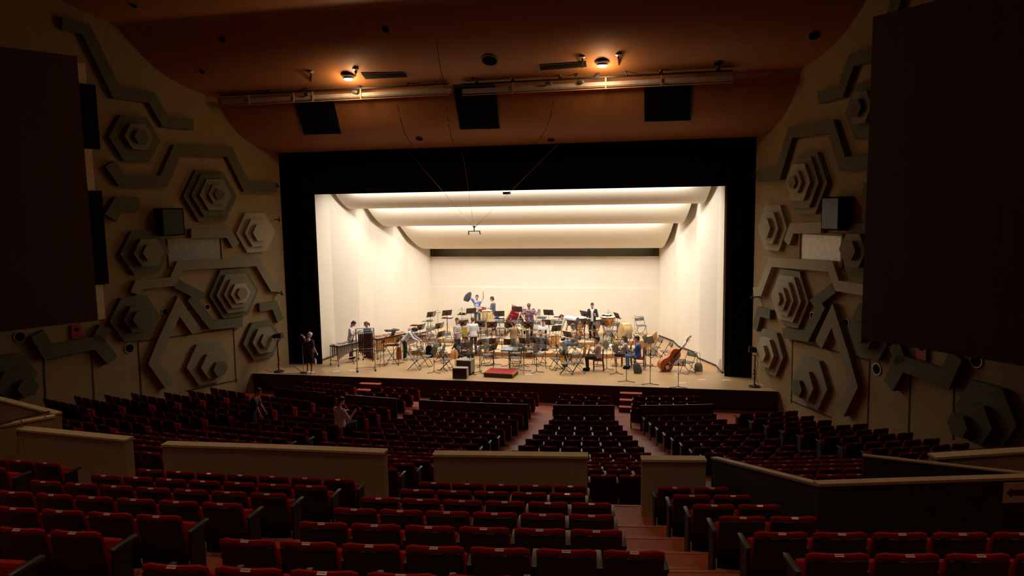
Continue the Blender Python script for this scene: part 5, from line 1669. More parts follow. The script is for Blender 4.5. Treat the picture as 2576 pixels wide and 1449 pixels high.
# podium, conductor's stand with the open score
A, B = at(1217, 949, z=0), at(1292, 953, z=0)
t = thing('podium', 'low conductor podium with a red carpet top at the stage front', 'podium', ((A.x + B.x) / 2, A.y + .42, 0), math.atan2((B - A).y, (B - A).x))
part(t, 'base', M_woodd, lambda b: (b.box((0, 0, .09), (1.20, .86, .15)), b.box((0, 0, .01), (1.12, .80, .02))))
part(t, 'edge', M_woodo, lambda b: (b.box((0, -.425, .175), (1.20, .02, .025)), b.box((0, .425, .175), (1.20, .02, .025)), b.box((.595, 0, .15), (.022, .86, .08)), b.box((-.595, 0, .15), (.022, .86, .08))))
part(t, 'carpet', mat('podium_red', (.38, .018, .022), .9), lambda b: b.box((0, 0, .18), (1.165, .83, .02)))
pd = V(t.location)
sp = at(1268, 927, z=0.0)
sp = V((.22, pd.y + .56, 0))
zt = at(1272, 878, Y=sp.y).z
t = thing('conductor_stand', 'wide dark conductor stand before the podium holding an open score', 'music stand', sp, R(2))
part(t, 'desk', M_desk, lambda b: (setattr(b, 'T', Matrix.Translation((0, 0, zt)) @ Matrix.Rotation(R(17), 4, 'X')), b.box((0, 0, 0), (.68, .40, .018), .004), b.box((0, -.20, .02), (.68, .016, .05))))
part(t, 'pole', mat('pole_maroon', (.10, .02, .02), .4), lambda b: (b.tube([(0, 0, .03), (0, 0, zt)], [.022, .016], 8), b.lathe([(.03, .55), (.03, .60)], 10)))
part(t, 'base', M_blackm, lambda b: b.lathe([(.22, 0), (.22, .015), (.05, .035), (.03, .06)], 20), True)
sco = Matrix.Translation(sp + V((-.10, 0, zt + .012))) @ Matrix.Rotation(R(17), 4, 'X')
mb = MB()
mb.T = sco
mb.box((0, 0, .004), (.42, .29, .008))
o = mb.build('score_book', M_paper)
tag(o, 'open score with blue grey pages lying on the conductor stand', 'book')
for s in (-1, 1):
    mb = MB()
    mb.T = sco
    mb.box((s * .105, 0, .0105), (.195, .27, .005))
    mb.build('page', mat('page_blue', (.26, .31, .42), .6, var=.5, scale=30), o)
# two brown box monitors by the podium
def boxcase(px0, px1, py, d, h, label, wheels):
    A, B = at(*px0, z=0), at(*px1, z=0)
    L = (B - A).length
    t = thing('wooden_case', label, 'case', (A + B) / 2 + V((0, d / 2, 0)), math.atan2((B - A).y, (B - A).x), 'brown cases')
    z0 = .09 if wheels else 0
    part(t, 'body', mat('case_grey', (.30, .26, .21), .6, var=.1), lambda b: b.box((0, .005, z0 + (h - z0) / 2), (L, d - .01, h - z0), .01))
    part(t, 'front_panel', M_woodd, lambda b: b.box((0, -d / 2 + .003, z0 + (h - z0) / 2 - .01), (L - .03, .02, h - z0 - .05)))
    if wheels:
        for sx in (-1, 1):
            for sy in (-1, 1):
                part(t, 'wheel', M_black, lambda b: b.lathe([(.03, 0), (.045, .02), (.045, .08), (.02, .10)], 10, (sx * (L / 2 - .06), sy * (d / 2 - .06), 0)))
boxcase((1138, 953), (1174, 954), 0, .34, .44, 'lower brown fronted case at the stage edge left of the podium', False)
boxcase((1149, 943), (1186, 945), 0, .50, .62, 'taller brown fronted case on wheels behind the lower one', True)
# microphone on a round base beside the man in shorts
f = at(764, 938, z=0)
t = thing('microphone_stand', 'thin straight microphone stand with a round base left of the man in shorts', 'microphone', f)
part(t, 'base', M_blackm, lambda b: b.lathe([(.16, 0), (.16, .02), (.03, .035)], 20), True)
part(t, 'pole', M_steel, lambda b: (b.tube([(0, 0, .03), (0, 0, .75)], .012, 6), b.tube([(0, 0, .75), (0, 0, 1.18)], .008, 6)))
part(t, 'microphone', M_blackm, lambda b: b.capsule((0, 0, 1.17), (0, .02, 1.28), .012, .02, 8))
# pale tape marks, folded frame, cables
for px, w in (((846, 934), 'left one before the vibraphone'), ((887, 932), 'right one before the vibraphone'), ((1716, 963), 'before the low grid stand at the right'), ((1766, 955), 'right of the double bass'), ((1826, 956), 'near the right curtain'), ((1331, 942), 'right of the podium')):
    p = at(*px, z=0)
    mb = MB()
    mb.T = Matrix.Translation((p.x, p.y, .002)) @ Matrix.Rotation(.2, 4, 'Z')
    mb.box((0, 0, 0), (.30, .24, .003))
    tag(mb.build('floor_tape', mat('tape_pale', (.55, .50, .42), .6)), 'pale patch of tape on the stage floor, %s' % w, 'tape', 'tape marks')
f = at(1811, 938, z=0)
t = thing('folded_frame', 'folded metal frame leaning on the right black curtain', 'frame', f, R(-25))
part(t, 'bars', M_steel, lambda b: [b.tube([(.05 * i - .12, 0, .01), (.05 * i - .10, .2, .50)], .010, 5) for i in range(5)] + [b.tube([(-.12, 0, .02), (.10, 0, .02)], .01, 5), b.tube([(-.1, .2, .5), (.1, .2, .5)], .01, 5)])
mb = MB()
q = [at(*p, z=.008) for p in ((712, 924), (740, 922), (752, 930), (762, 938), (720, 940), (690, 938))]
mb.tube(q, .008, 5)
tag(mb.build('floor_cable', M_black), 'black cable looped on the floor at the left stage corner', 'cable')
# dark wooden chairs with red seats
def wood_chair(px, py, label, rz, up=.45):
    p = place(px, py, 0, up)
    t = thing('wooden_chair', label, 'chair', p, rz, 'dark wooden chairs', 1.06)
    part(t, 'seat', M_woodd, lambda b: b.box((0, 0, .43), (.40, .40, .03), .008))
    part(t, 'cushion', mat('cushion_red', (.45, .05, .06), .9), lambda b: b.box((0, .01, .455), (.36, .36, .03), .012))
    for x in (-.18, .18):
        part(t, 'leg', M_woodd, lambda b: b.tube([(x, -.18, .88), (x, -.17, .45), (x, -.21, 0)], [.016, .02, .016], 6))
        part(t, 'leg', M_woodd, lambda b: b.tube([(x, .18, .43), (x, .18, 0)], [.02, .015], 6))
    part(t, 'backrest', M_woodd, lambda b: [b.box((0, -.177, z), (.36, .018, .05)) for z in (.55, .70, .85)])
    part(t, 'stretcher', M_woodd, lambda b: (b.tube([(-.18, -.19, .2), (-.18, .18, .2)], .01, 5), b.tube([(.18, -.19, .2), (.18, .18, .2)], .01, 5), b.tube([(-.18, .0, .2), (.18, .0, .2)], .01, 5)))
    return t
# ------------------------------------------------------------------ people
M_skin = mat('skin', (.60, .345, .235), .6, var=.06, scale=12)
M_hairk = mat('hair_black', (.018, .013, .011), .5, var=.3, scale=40)
M_hairb = mat('hair_brown', (.13, .045, .025), .5, var=.3, scale=40)
M_hairg = mat('hair_grey', (.10, .085, .07), .6, var=.3, scale=40)
M_hairw = mat('hair_white', (.66, .64, .62), .7, var=.1, scale=30)
M_eye = mat('eye_dark', (.02, .015, .012), .3)
M_lip = mat('lips', (.42, .13, .11), .6)
def cloth(name, col, var=.12, scale=9):
    return mat('cloth_' + name, col, .88, var=var, scale=scale, bump=.25)
def patterned(name, cols, scale):
    m = mat('cloth_' + name, cols[0], .88)
    nt = m.node_tree
    rp = [n for n in nt.nodes if n.type == 'VALTORGB'][0]
    nz = [n for n in nt.nodes if n.type == 'TEX_NOISE'][0]
    nz.inputs['Scale'].default_value = scale
    nz.inputs['Detail'].default_value = 1.0
    r = rp.color_ramp
    r.interpolation = 'CONSTANT'
    while len(r.elements) < len(cols):
        r.elements.new(.5)
    for i, c in enumerate(cols):
        r.elements[i].position = .30 + .40 * i / len(cols) if i else 0.0
        r.elements[i].color = tuple(c) + (1,)
    return m
def fused(mb, name, m, parent, vox, smooth=2):
    me = mb.mesh(name, m)
    o = bpy.data.objects.new(name, me)
    COL.objects.link(o)
    r = o.modifiers.new('r', 'REMESH')
    r.mode = 'VOXEL'
    r.voxel_size = vox
    if smooth:
        s = o.modifiers.new('s', 'SMOOTH')
        s.factor, s.iterations = .5, smooth
    bpy.context.view_layer.update()
    dg = bpy.context.evaluated_depsgraph_get()
    me2 = bpy.data.meshes.new_from_object(o.evaluated_get(dg))
    me2.name = name
    o.modifiers.clear()
    o.data = me2
    bpy.data.meshes.remove(me)
    me2.polygons.foreach_set('use_smooth', [True] * len(me2.polygons))
    if not me2.materials:
        me2.materials.append(m)
    o.parent = parent
    return o
def ring(c, X, Y, a, b, n=18, p=2.4):
    out = []
    for k in range(n):
        t = 6.28318 * k / n
        ct, st = math.cos(t), math.sin(t)
        out.append(c + X * (a * math.copysign(abs(ct) ** (2 / p), ct)) + Y * (b * math.copysign(abs(st) ** (2 / p), st)))
    return out
def person(label, loc, yaw, sit=False, lean=0, head=(0, 0, 0), arms=None, legs=None, top=None, sleeve='short', bottom=None, pants='long', shoes=None, hair='short', hairm=None, glasses=False, scale=1.04, build=1.0, hem=-.10, curl=.6, open_top=None, group=None, seat_z=.50):
    t = thing('person', label, 'person', loc, yaw, group, scale)
    hz = seat_z if sit else .92
    H = V((0, 0, hz))
    Rl = Matrix.Rotation(R(-lean), 3, 'X')
    tp = lambda x, y, z: H + Rl @ V((x, y, z))
    X, Yv, Zv = V((1, 0, 0)), Rl @ V((0, 1, 0)), Rl @ V((0, 0, 1))
    w = build
    TOR = [(-.10, .145, .10, 0), (-.03, .165, .112, 0), (.06, .150, .108, 0), (.16, .142, .10, .004), (.27, .158, .108, .008), (.37, .170, .108, .004), (.44, .150, .088, -.005), (.49, .095, .066, -.012), (.525, .058, .055, -.012)]
    def torso(mb, g=0.0, lo=-9, hi=9, flare=0.0):
        rg = []
        for z, a, b, y in TOR:
            if lo <= z <= hi:
                f = flare * max(0, (.1 - z))
                rg.append(ring(tp(0, y, z), X, Yv, a * w + g + f, b * (.4 + .6 * w) * (1 if w <= 1.1 else 1.12) + g + f))
        mb.loft(rg)
    SH = {s: tp(s * .172 * (.5 + .5 * w), -.008, .435) for s in (-1, 1)}
    arms = arms or {}
    AR = {}
    for s, k in ((-1, 'L'), (1, 'R')):
        e, h = arms.get(k, ((.055, -.03, -.275), (.075, .05, -.52)))
        if k not in arms:
            e, h = (s * e[0], e[1], e[2]), (s * h[0], h[1], h[2])
        E_, W_ = SH[s] + V(e), SH[s] + V(h)
        E_ = SH[s] + (E_ - SH[s]).normalized() * .285
        W_ = E_ + (W_ - E_).normalized() * .25
        AR[s] = (SH[s], E_, W_)
    legs = legs or {}
    LG = {}
    for s, k in ((-1, 'L'), (1, 'R')):
        hp = V((s * .088, 0, hz - .03))
        if k in legs:
            kn, an = V(legs[k][0]), V(legs[k][1])
        elif sit:
            kn, an = V((s * .12, .43, seat_z - .0)), V((s * .12, .40, .085))
        else:
            kn, an = V((s * .10, .025, .49)), V((s * .105, -.015, .085))
        LG[s] = (hp, kn, an)
    NB, NT = tp(0, -.012, .50), tp(0, .008, .60)
    RH = Rl @ Matrix.Rotation(R(head[1]), 3, 'Z') @ Matrix.Rotation(R(-head[0]), 3, 'X') @ Matrix.Rotation(R(head[2]), 3, 'Y')
    HC = NT + RH @ V((0, .018, .085))
    hp_ = lambda x, y, z: HC + RH @ V((x, y, z))
    HT = Matrix.Translation(HC) @ RH.to_4x4()
    # body: one continuous skin surface
    mb = MB()
    torso(mb)
    mb.capsule(NB, NT, .056, .05)
    mb.T = HT
    mb.ball((0, 0, .018), (.076, .094, .108), 16, 12)
    mb.ball((0, .028, -.055), (.056, .062, .058), 12, 9)
    mb.capsule((0, .088, .012), (0, .104, -.018), .012, .017, 8)
    for s in (-1, 1):
        mb.ball((s * .078, -.005, .0), (.012, .022, .034), 8, 6)
        mb.ball((s * .033, .082, .03), (.02, .014, .010), 8, 5)
    mb.capsule((-.02, .088, -.052), (.02, .088, -.052), .010, .010, 6)
    mb.T = Matrix()
    for s in (-1, 1):
        S, E_, W_ = AR[s]
        mb.capsule(tp(s * .10, -.01, .43), S, .062, .058 * w)
        mb.capsule(S, E_, .054 * w, .041)
        mb.capsule(E_, E_.lerp(W_, .35), .041, .040)
        mb.capsule(E_.lerp(W_, .3), W_, .041, .027)
        d = (W_ - E_).normalized()
        side = d.cross(V((0, 0, 1)) if abs(d.z) < .8 else Yv).normalized()
        if abs(d.z) >= .8:
            side = Yv - d * Yv.dot(d)
            side.normalize()
        nrm = d.cross(side)
        if nrm.dot(tp(0, 0, .2) - W_) < 0:
            nrm = -nrm
        P = W_ + d * .052
        for q in (-.016, .0, .016):
            mb.capsule(W_ + side * q * .5, P + side * q * 1.5, .019, .018, 8)
        for j, (q, ln) in enumerate(((-.033, .058), (-.011, .072), (.011, .078), (.033, .070))):
            b0 = P + side * q + d * .016
            b1 = b0 + (d * math.cos(curl * .7) + nrm * math.sin(curl * .7) + side * q * 1.2).normalized() * ln * .52
            b2 = b1 + (d * math.cos(curl * 1.8) + nrm * math.sin(curl * 1.8)).normalized() * ln * .5
            mb.capsule(b0, b1, .0105, .0098, 7)
            mb.capsule(b1, b2, .0098, .0085, 7)
        th0 = W_ + d * .022 + side * .026
        th1 = th0 + (d * .7 + side * .75 + nrm * .25).normalized() * .042
        th2 = th1 + (d * .95 + nrm * .4).normalized() * .032
        mb.capsule(th0, th1, .0135, .011, 7)
        mb.capsule(th1, th2, .011, .0095, 7)
        hp, kn, an = LG[s]
        mb.capsule(hp, kn, .078 * w, .054)
        mb.capsule(kn, kn.lerp(an, .4), .053, .053)
        mb.capsule(kn.lerp(an, .3), an, .053, .036)
        fd = V((kn.x - hp.x, kn.y - hp.y, 0))
        fd = fd.normalized() if sit and fd.length > .1 else V((s * .12, 1, 0)).normalized()
        mb.capsule(an + V((0, 0, -.045)) - fd * .04, an + fd * .14 + V((0, 0, -.055)), .036, .028)
    fused(mb, 'body', M_skin, t, .0125)
    # face
    mb = MB(); mb.T = HT
    for s in (-1, 1):
        mb.ball((s * .032, .0905, .022), (.012, .006, .007), 8, 5)
        mb.box((s * .032, .092, .043), (.034, .008, .007))
    mb.build('eyes', M_eye, t, smooth=True)
    mb = MB(); mb.T = HT
    mb.capsule((-.018, .0965, -.052), (.018, .0965, -.052), .0065, .0065, 6)
    mb.build('mouth', M_lip, t, smooth=True)
    if glasses:
        mb = MB(); mb.T = HT
        for s in (-1, 1):
            mb.tube([(s * .034 + .024 * math.cos(a * .785), .103, .02 + .017 * math.sin(a * .785)) for a in range(9)], .0028, 5)
            mb.tube([(s * .058, .10, .022), (s * .082, .0, .02)], .0028, 5)
        mb.tube([(-.011, .105, .022), (.011, .105, .022)], .0028, 5)
        mb.build('glasses', M_eye, t)
    # hair
    hm = hairm or M_hairk
    mb = MB(); mb.T = HT
    mb.ball((0, -.018, .038), (.086, .096, .103), 16, 12)
    mb.ball((0, -.05, .0), (.076, .062, .09), 14, 10)
    mb.ball((0, .045, .085), (.066, .046, .046), 12, 8)
    if hair == 'long':
        mb.capsule((-.06, -.02, .0), (-.075, -.02, -.15), .038, .03)
        mb.capsule((.06, -.02, .0), (.075, -.02, -.15), .038, .03)
        mb.capsule((0, -.06, .0), (0, -.075, -.17), .07, .055)
    elif hair == 'bob':
        mb.capsule((-.062, .0, .02), (-.072, .01, -.08), .038, .032)
        mb.capsule((.062, .0, .02), (.072, .01, -.08), .038, .032)
        mb.capsule((0, -.055, .0), (0, -.06, -.09), .07, .055)
    elif hair == 'pony':
        mb.capsule((0, -.10, .03), (.0, -.145, -.02), .034, .04)
        mb.capsule((0, -.145, -.02), (0, -.14, -.14), .04, .02)
    elif hair == 'bun':
        mb.ball((0, -.125, -.01), (.055, .05, .055), 12, 8)
    fused(mb, 'hair', hm, t, .013, 1)
    # clothes
    mb = MB()
    torso(mb, .016, hem if not sit else max(hem, -.06), .46, .05)
    mb.loft([ring(tp(0, -.008, .43), X, Yv, .150 * w + .012, .09), ring(tp(0, -.012, .475), X, Yv, .105, .078), ring(tp(0, -.014, .50), X, Yv, .078, .07)])
    for s in (-1, 1):
        S, E_, W_ = AR[s]
        mb.capsule(tp(s * .10, -.01, .42), S, .072, .070 * (.5 + .5 * w))
        if sleeve == 'short':
            mb.capsule(S, S.lerp(E_, .68), .070 * (.5 + .5 * w), .066)
        elif sleeve == 'elbow':
            mb.capsule(S, S.lerp(E_, 1.0), .07, .062)
        else:
            mb.capsule(S, E_, .068, .055)
            mb.capsule(E_, E_.lerp(W_, .93), .055, .042)
    sh = fused(mb, 'shirt', top, t, .0145)
    if open_top is not None:
        mb = MB()
        for s in (-1, 1):
            mb.loft([ring(tp(s * .118 * w, .0, z), X, Yv, .062, b + .034, 14, 3) for z, b in ((-.06, .112), (.06, .108), (.16, .10), (.27, .108), (.37, .108), (.44, .09))])
            S, E_, W_ = AR[s]
            mb.capsule(tp(s * .11, -.01, .42), S, .078, .078)
            mb.capsule(S, E_, .078, .064)
            mb.capsule(E_, E_.lerp(W_, .85), .064, .050)
        mb.loft([ring(tp(0, -.045, z), X, Yv, a, .085) for z, a in ((-.06, .17), (.2, .15), (.4, .17))])
        fused(mb, 'jacket', open_top, t, .0145)
    mb = MB()
    mb.loft([ring(tp(0, 0, z), X, Yv, a * w + .012, b * (.45 + .55 * w) + .012) for z, a, b in ((-.12, .14, .10), (-.05, .165, .112), (.03, .158, .11), (.075, .150, .106))])
    if pants == 'skirt':
        mb.loft([ring(V((0, 0, hz - .04)), X, V((0, 1, 0)), .18, .13), ring(V((0, 0, hz - .35)), X, V((0, 1, 0)), .21, .17), ring(V((0, 0, .22)), X, V((0, 1, 0)), .24, .21)])
    else:
        for s in (-1, 1):
            hp, kn, an = LG[s]
            if pants == 'shorts':
                e = kn.lerp(an, .06)
                mb.capsule(hp, hp.lerp(e, .92), .098 * w, .082)
            else:
                mb.capsule(hp, kn, .092 * w, .070)
                mb.capsule(kn, kn.lerp(an, .93), .069, .054)
    fused(mb, 'trousers' if pants == 'long' else ('skirt' if pants == 'skirt' else 'shorts'), bottom, t, .0145)
    for s in (-1, 1):
        hp, kn, an = LG[s]
        fd = V((kn.x - hp.x, kn.y - hp.y, 0))
        fd = fd.normalized() if sit and fd.length > .1 else V((s * .12, 1, 0)).normalized()
        mb = MB()
        mb.capsule(an + V((0, 0, -.038)) - fd * .045, an + fd * .15 + V((0, 0, -.046)), .046, .038)
        mb.capsule(an + V((0, 0, -.04)) - fd * .045, an + V((0, 0, .01)), .046, .042)
        fused(mb, 'shoe', shoes or M_black, t, .0145, 1)
    t['_w'] = 1
    del t['_w']
    M_ = Matrix.Translation(V(loc)) @ Matrix.Rotation(yaw, 4, 'Z') @ Matrix.Scale(scale, 4)
    return t, {'L': M_ @ AR[-1][2], 'R': M_ @ AR[1][2], 'M': M_}
def spot(px, py, h, floor=0.0):
    p = at(px, py, z=h + floor)
    return V((p.x, p.y, floor))
AUD = math.pi       # facing the audience
WHITE = cloth('white', (.72, .70, .69), .04)
NAVY = cloth('navy', (.035, .038, .075))
DARK = cloth('black', (.014, .013, .014))
JEANS = cloth('jeans', (.13, .24, .40), .2, 20)
CHAR = cloth('charcoal', (.05, .048, .055))
# man at the stage edge, seen from behind, hand at his head
person('person with white hair seen from behind at the left stage edge, hand on head', at(780, 940, z=0), R(-14), head=(24, -12, 14),
       arms={'L': ((-.17, .02, .21), (.09, -.11, .19)), 'R': ((.09, -.02, -.27), (.13, .10, -.50))}, top=NAVY, bottom=cloth('blue_shorts', (.015, .030, .085)), pants='shorts', shoes=mat('shoe_white', (.62, .55, .55), .6), hair='short', hairm=M_hairw, build=1.3, scale=1.02, hem=-.16)
q = at(793, 909, Y=at(780, 940, z=0).y)
mb = MB(); mb.T = Matrix.Translation(q)
mb.lathe([(.045, -.13), (.05, -.11), (.05, .06), (.025, .10), (.022, .13)], 14)
tag(mb.build('water_bottle', M_white, smooth=True), 'white bottle held by the white haired person in shorts', 'bottle')
person('person in a white short sleeved shirt standing behind the vibraphone, looking down', spot(880, 812, 1.66), R(-80), head=(30, 0, 0), lean=8, arms={'R': ((.05, .06, -.26), (.02, .30, -.20)), 'L': ((-.05, .06, -.26), (-.02, .30, -.18))}, top=WHITE, bottom=CHAR, scale=1.03)
person('person with a ponytail and blue top standing behind the tubular bells', spot(923, 812, 1.63), AUD + R(-20), head=(14, -25, 0), top=cloth('royal', (.03, .07, .26)), bottom=CHAR, hair='pony', hairm=M_hairb, scale=.98, build=.88)
person('person with a black bob and white long sleeves bending over the xylophone', spot(1017, 838, 1.22), R(-85), lean=42, head=(30, 0, 0), arms={'R': ((.04, .16, -.22), (.02, .36, -.33)), 'L': ((-.04, .16, -.22), (-.02, .34, -.33))}, top=cloth('lilac', (.62, .60, .68), .05), sleeve='long', bottom=DARK, shoes=mat('shoe_pale', (.55, .5, .5), .6), hair='bob', scale=1.0, build=.88)
t, J = person('smiling person in glasses and a grey shirt holding a yellow folder', spot(1149, 808, 1.68), R(-105), head=(0, -62, 0), arms={'R': ((.06, .05, -.27), (.03, .28, -.22)), 'L': ((-.06, .05, -.27), (-.03, .28, -.24))}, top=cloth('grey_check', (.40, .38, .38), .3, 30), sleeve='elbow', bottom=NAVY, hair='short', glasses=True, scale=1.06, build=1.05)
q = (J['L'] + J['R']) / 2
mb = MB(); mb.T = Matrix.Translation(q + V((.10, -.02, .06))) @ Matrix.Rotation(R(12), 4, 'Z') @ Matrix.Rotation(R(8), 4, 'Y')
mb.box((0, 0, 0), (.24, .012, .33), .003)
tag(mb.build('folder', mat('yellow_card', (.62, .47, .02), .7)), 'bright yellow folder in the hands of the person in the grey shirt', 'folder')
p6 = spot(1165, 847, 1.24)
copy_thing(ch0, p6 + Matrix.Rotation(R(-120), 3, 'Z') @ V((0, .02, 0)), R(-120), 'black folding chair under the seated person in the dark top')
person('person in a dark top and trousers seated at the left of the band, reading', p6, R(-120), sit=True, lean=10, head=(22, 10, 0), arms={'R': ((.05, .10, -.25), (-.02, .32, -.25)), 'L': ((-.05, .10, -.25), (.0, .32, -.25))}, top=cloth('plum', (.045, .02, .025)), bottom=cloth('dark_grey', (.045, .045, .05)), shoes=WHITE, hair='pony', hairm=M_hairb, scale=1.02, build=.92)
person('person with brown hair in a loose white shirt seen from behind among the stands', spot(1190, 800, 1.66, .2), R(28), head=(10, 15, 0), lean=6, top=WHITE, sleeve='elbow', bottom=CHAR, hair='short', hairm=M_hairb, scale=.98)
t, J = person('person in a blue and white shirt raising both arms at the back', spot(1200, 747, 1.66, .4), AUD, head=(-4, 0, 0), arms={'R': ((.17, -.03, .22), (.20, .02, .48)), 'L': ((-.15, -.03, .23), (-.17, .02, .50))}, top=patterned('colour_block', ((.09, .12, .34), (.40, .40, .52), (.62, .62, .66)), 3.2), bottom=CHAR, glasses=True, scale=1.02, hem=-.16)
q = J['R']
mb = MB(); mb.T = Matrix.Translation(q + V((-.10, 0, -.14))) @ Matrix.Rotation(R(16), 4, 'Y')
mb.loft([[(.15 * w * math.cos(6.283 * k / 14) * (1 + .14 * math.sin(3 * k + z * 9)) + sx, .07 * w * math.sin(6.283 * k / 14), z) for k in range(14)] for z, w, sx in ((-.32, .9, -.05), (-.2, 1.15, -.03), (-.02, 1.0, 0), (.12, .75, .03), (.22, .3, .06))])
tag(mb.build('jacket', CHAR, smooth=True, fix=True), 'dark jacket held up high by the person with raised arms', 'jacket')
person('person with short hair in a dark blue shirt playing the congas', spot(1240, 750, 1.68, .4), R(92), head=(12, 0, 0), arms={'R': ((.05, .08, -.26), (.02, .32, -.26)), 'L': ((-.05, .06, -.26), (-.02, .30, -.30))}, top=cloth('slate', (.085, .095, .16)), sleeve='elbow', bottom=cloth('pale_trousers', (.58, .54, .52)), glasses=True, scale=1.02, build=1.1, hem=-.16)
person('person in a flowered navy shirt looking down beside the red bass drum', spot(1331, 772, 1.60, .4), AUD + R(8), lean=10, head=(40, 0, 0), arms={'R': ((.13, .10, -.24), (.02, .24, -.40)), 'L': ((-.13, .06, -.26), (-.15, .16, -.48))}, top=patterned('flowers', ((.045, .05, .14), (.10, .10, .22), (.42, .18, .16), (.45, .38, .38)), 16), bottom=DARK, hairm=M_hairg, scale=1.08, build=1.25, hem=-.18)
pd_ = spot(1367, 808, 1.30, .2)
t = thing('drum_stool', 'round black stool under the drummer', 'stool', pd_)
part(t, 'seat', M_black, lambda b: b.lathe([(.16, .40), (.18, .42), (.18, .46), (.15, .48)], 18), True)
part(t, 'pole', M_chrome, lambda b: b.tube([(0, 0, .15), (0, 0, .41)], .02, 6))
for a in (0, 120, 240):
    part(t, 'leg', M_chrome, lambda b: b.tube([(0, 0, .25), (.24 * math.cos(R(a)), .24 * math.sin(R(a)), .01)], .012, 5))
person('person in a white shirt seated behind the drum kit', pd_, AUD + R(-12), sit=True, head=(8, 10, 0), seat_z=.52, arms={'R': ((.07, .08, -.26), (-.02, .28, -.28)), 'L': ((-.07, .08, -.26), (.02, .28, -.28))}, top=WHITE, sleeve='elbow', bottom=cloth('grey_trousers', (.16, .15, .16)), scale=1.05)
p12 = at(1293, 899, z=0)
t, J = person('person with a hair bun in beige seen from behind, playing the flute', p12, R(30), head=(4, 30, -6), arms={'R': ((.13, .13, -.20), (.14, .34, .02)), 'L': ((-.10, .16, -.20), (.12, .30, -.02))}, top=cloth('beige', (.42, .29, .15), .08), sleeve='elbow', bottom=cloth('beige_skirt', (.46, .32, .18), .08), pants='skirt', shoes=M_woodd, hair='bun', hairm=M_hairb, scale=.97, build=.95)
mb = MB()
c0 = t.matrix_world.translation
hd = V((p12.x, p12.y, 1.50)) + Matrix.Rotation(R(60), 3, 'Z') @ V((0, .12, 0))
mb.tube([hd, hd + Matrix.Rotation(R(30), 3, 'Z') @ V((.50, .16, -.05))], .011, 8)
tag(mb.build('flute', M_chrome, smooth=True), 'silver flute held by the person in beige', 'flute')
person('person in a white shirt bending right down beside the left kettledrum', spot(1448, 853, 0.02, .4) , R(70), lean=84, head=(-12, 10, 0), arms={'R': ((.02, .06, -.28), (.0, .12, -.54)), 'L': ((-.02, .10, -.27), (.0, .2, -.50))}, top=cloth('white_pink', (.70, .66, .68), .05), sleeve='long', bottom=cloth('slate_trousers', (.10, .11, .15)), scale=1.06)
t, J = person('person in a black cardigan over white standing behind the middle kettledrum with mallets', spot(1490, 765, 1.66, .4), AUD, head=(12, 0, 0), arms={'R': ((.08, .06, -.26), (.02, .26, -.30)), 'L': ((-.08, .06, -.26), (-.04, .26, -.24))}, top=WHITE, open_top=DARK, bottom=DARK, scale=1.0, build=.9)
for k, e in (('R', (.12, -.20, -.03)), ('L', (-.03, -.12, .12))):
    mb = MB()
    mb.tube([J[k], J[k] + V(e)], .008, 6)
    mb.ball(J[k] + V(e), .03)
    tag(mb.build('mallet', M_white, smooth=True), 'white headed mallet in the %s hand of the kettledrum player' % ('right' if k == 'R' else 'left'), 'mallet', 'mallets of the kettledrum player')
pj = spot(1444, 821, 1.26, .2)
copy_thing(ch0, pj, AUD + R(-62), 'black folding chair under the seated person in jeans with folded arms')
person('person with grey hair in a patterned shirt and jeans seated with folded arms', pj, AUD + R(-62), sit=True, head=(16, 12, 0), arms={'R': ((.05, .12, -.24), (-.12, .24, -.28)), 'L': ((-.05, .12, -.24), (.12, .22, -.25))}, top=patterned('leaves', ((.50, .40, .27), (.42, .34, .22), (.07, .06, .08), (.45, .15, .10)), 11), bottom=JEANS, hairm=M_hairg, scale=1.07, build=1.15)
# three reed players at the front right
p = at(1500, 934, z=0) + V((.06, .12, 0))
wood_chair(1507, 907, 'dark wooden chair under the saxophone player in the patterned shirt', R(92))
ch = [o for o in COL.objects if o.name.startswith('wooden_chair') and o.type == 'EMPTY'][-1]
ch.location = (p.x + .02, p.y, 0)
t, J = person('person with black hair in a pale patterned shirt seated sideways, playing the saxophone', V((p.x, p.y, 0)), R(92), sit=True, seat_z=.54, head=(6, 0, 0), arms={'R': ((.07, .10, -.24), (-.02, .30, -.20)), 'L': ((-.06, .16, -.20), (.04, .34, -.02))}, top=patterned('pale_spots', ((.40, .31, .31), (.46, .36, .34), (.26, .12, .12)), 22), bottom=DARK, hair='short', scale=1.07, build=1.05)
sax('saxophone', 'golden saxophone played by the person in the pale patterned shirt', V((p.x - .46, p.y - .03, .50)), R(4), 1.12, R(16))
p = at(1598, 932, z=0) + V((.10, .30, 0))
wood_chair(1612, 907, 'dark wooden chair with a red seat under the person in blue', R(84))
ch = [o for o in COL.objects if o.name.startswith('wooden_chair') and o.type == 'EMPTY'][-1]
ch.location = (p.x + .06, p.y, 0)
t, J = person('person with black hair in a bright blue shirt and jeans seated sideways, playing the clarinet', V((p.x, p.y, 0)), R(84), sit=True, seat_z=.53, head=(10, 0, 0), arms={'R': ((.05, .14, -.24), (-.04, .32, -.34)), 'L': ((-.05, .14, -.24), (.05, .30, -.20))}, top=cloth('blue', (.03, .085, .36)), bottom=JEANS, hair='short', scale=1.05)
def clarinet(c, d, label):
    c, d = V(c), V(d).normalized()
    t = thing('clarinet', label, 'clarinet', c)
    part(t, 'tube', M_black, lambda b: b.tube([(0, 0, 0), d * .46], .014, 8), True)
    part(t, 'bell', M_gold, lambda b: b.tube([d * .44, d * .50, d * .55], [.015, .022, .038], 12), True)
    part(t, 'keys', M_gold, lambda b: [b.ball(d * (.1 + .05 * i) + V((0, -.016, 0)), .010, 6, 4) for i in range(7)])
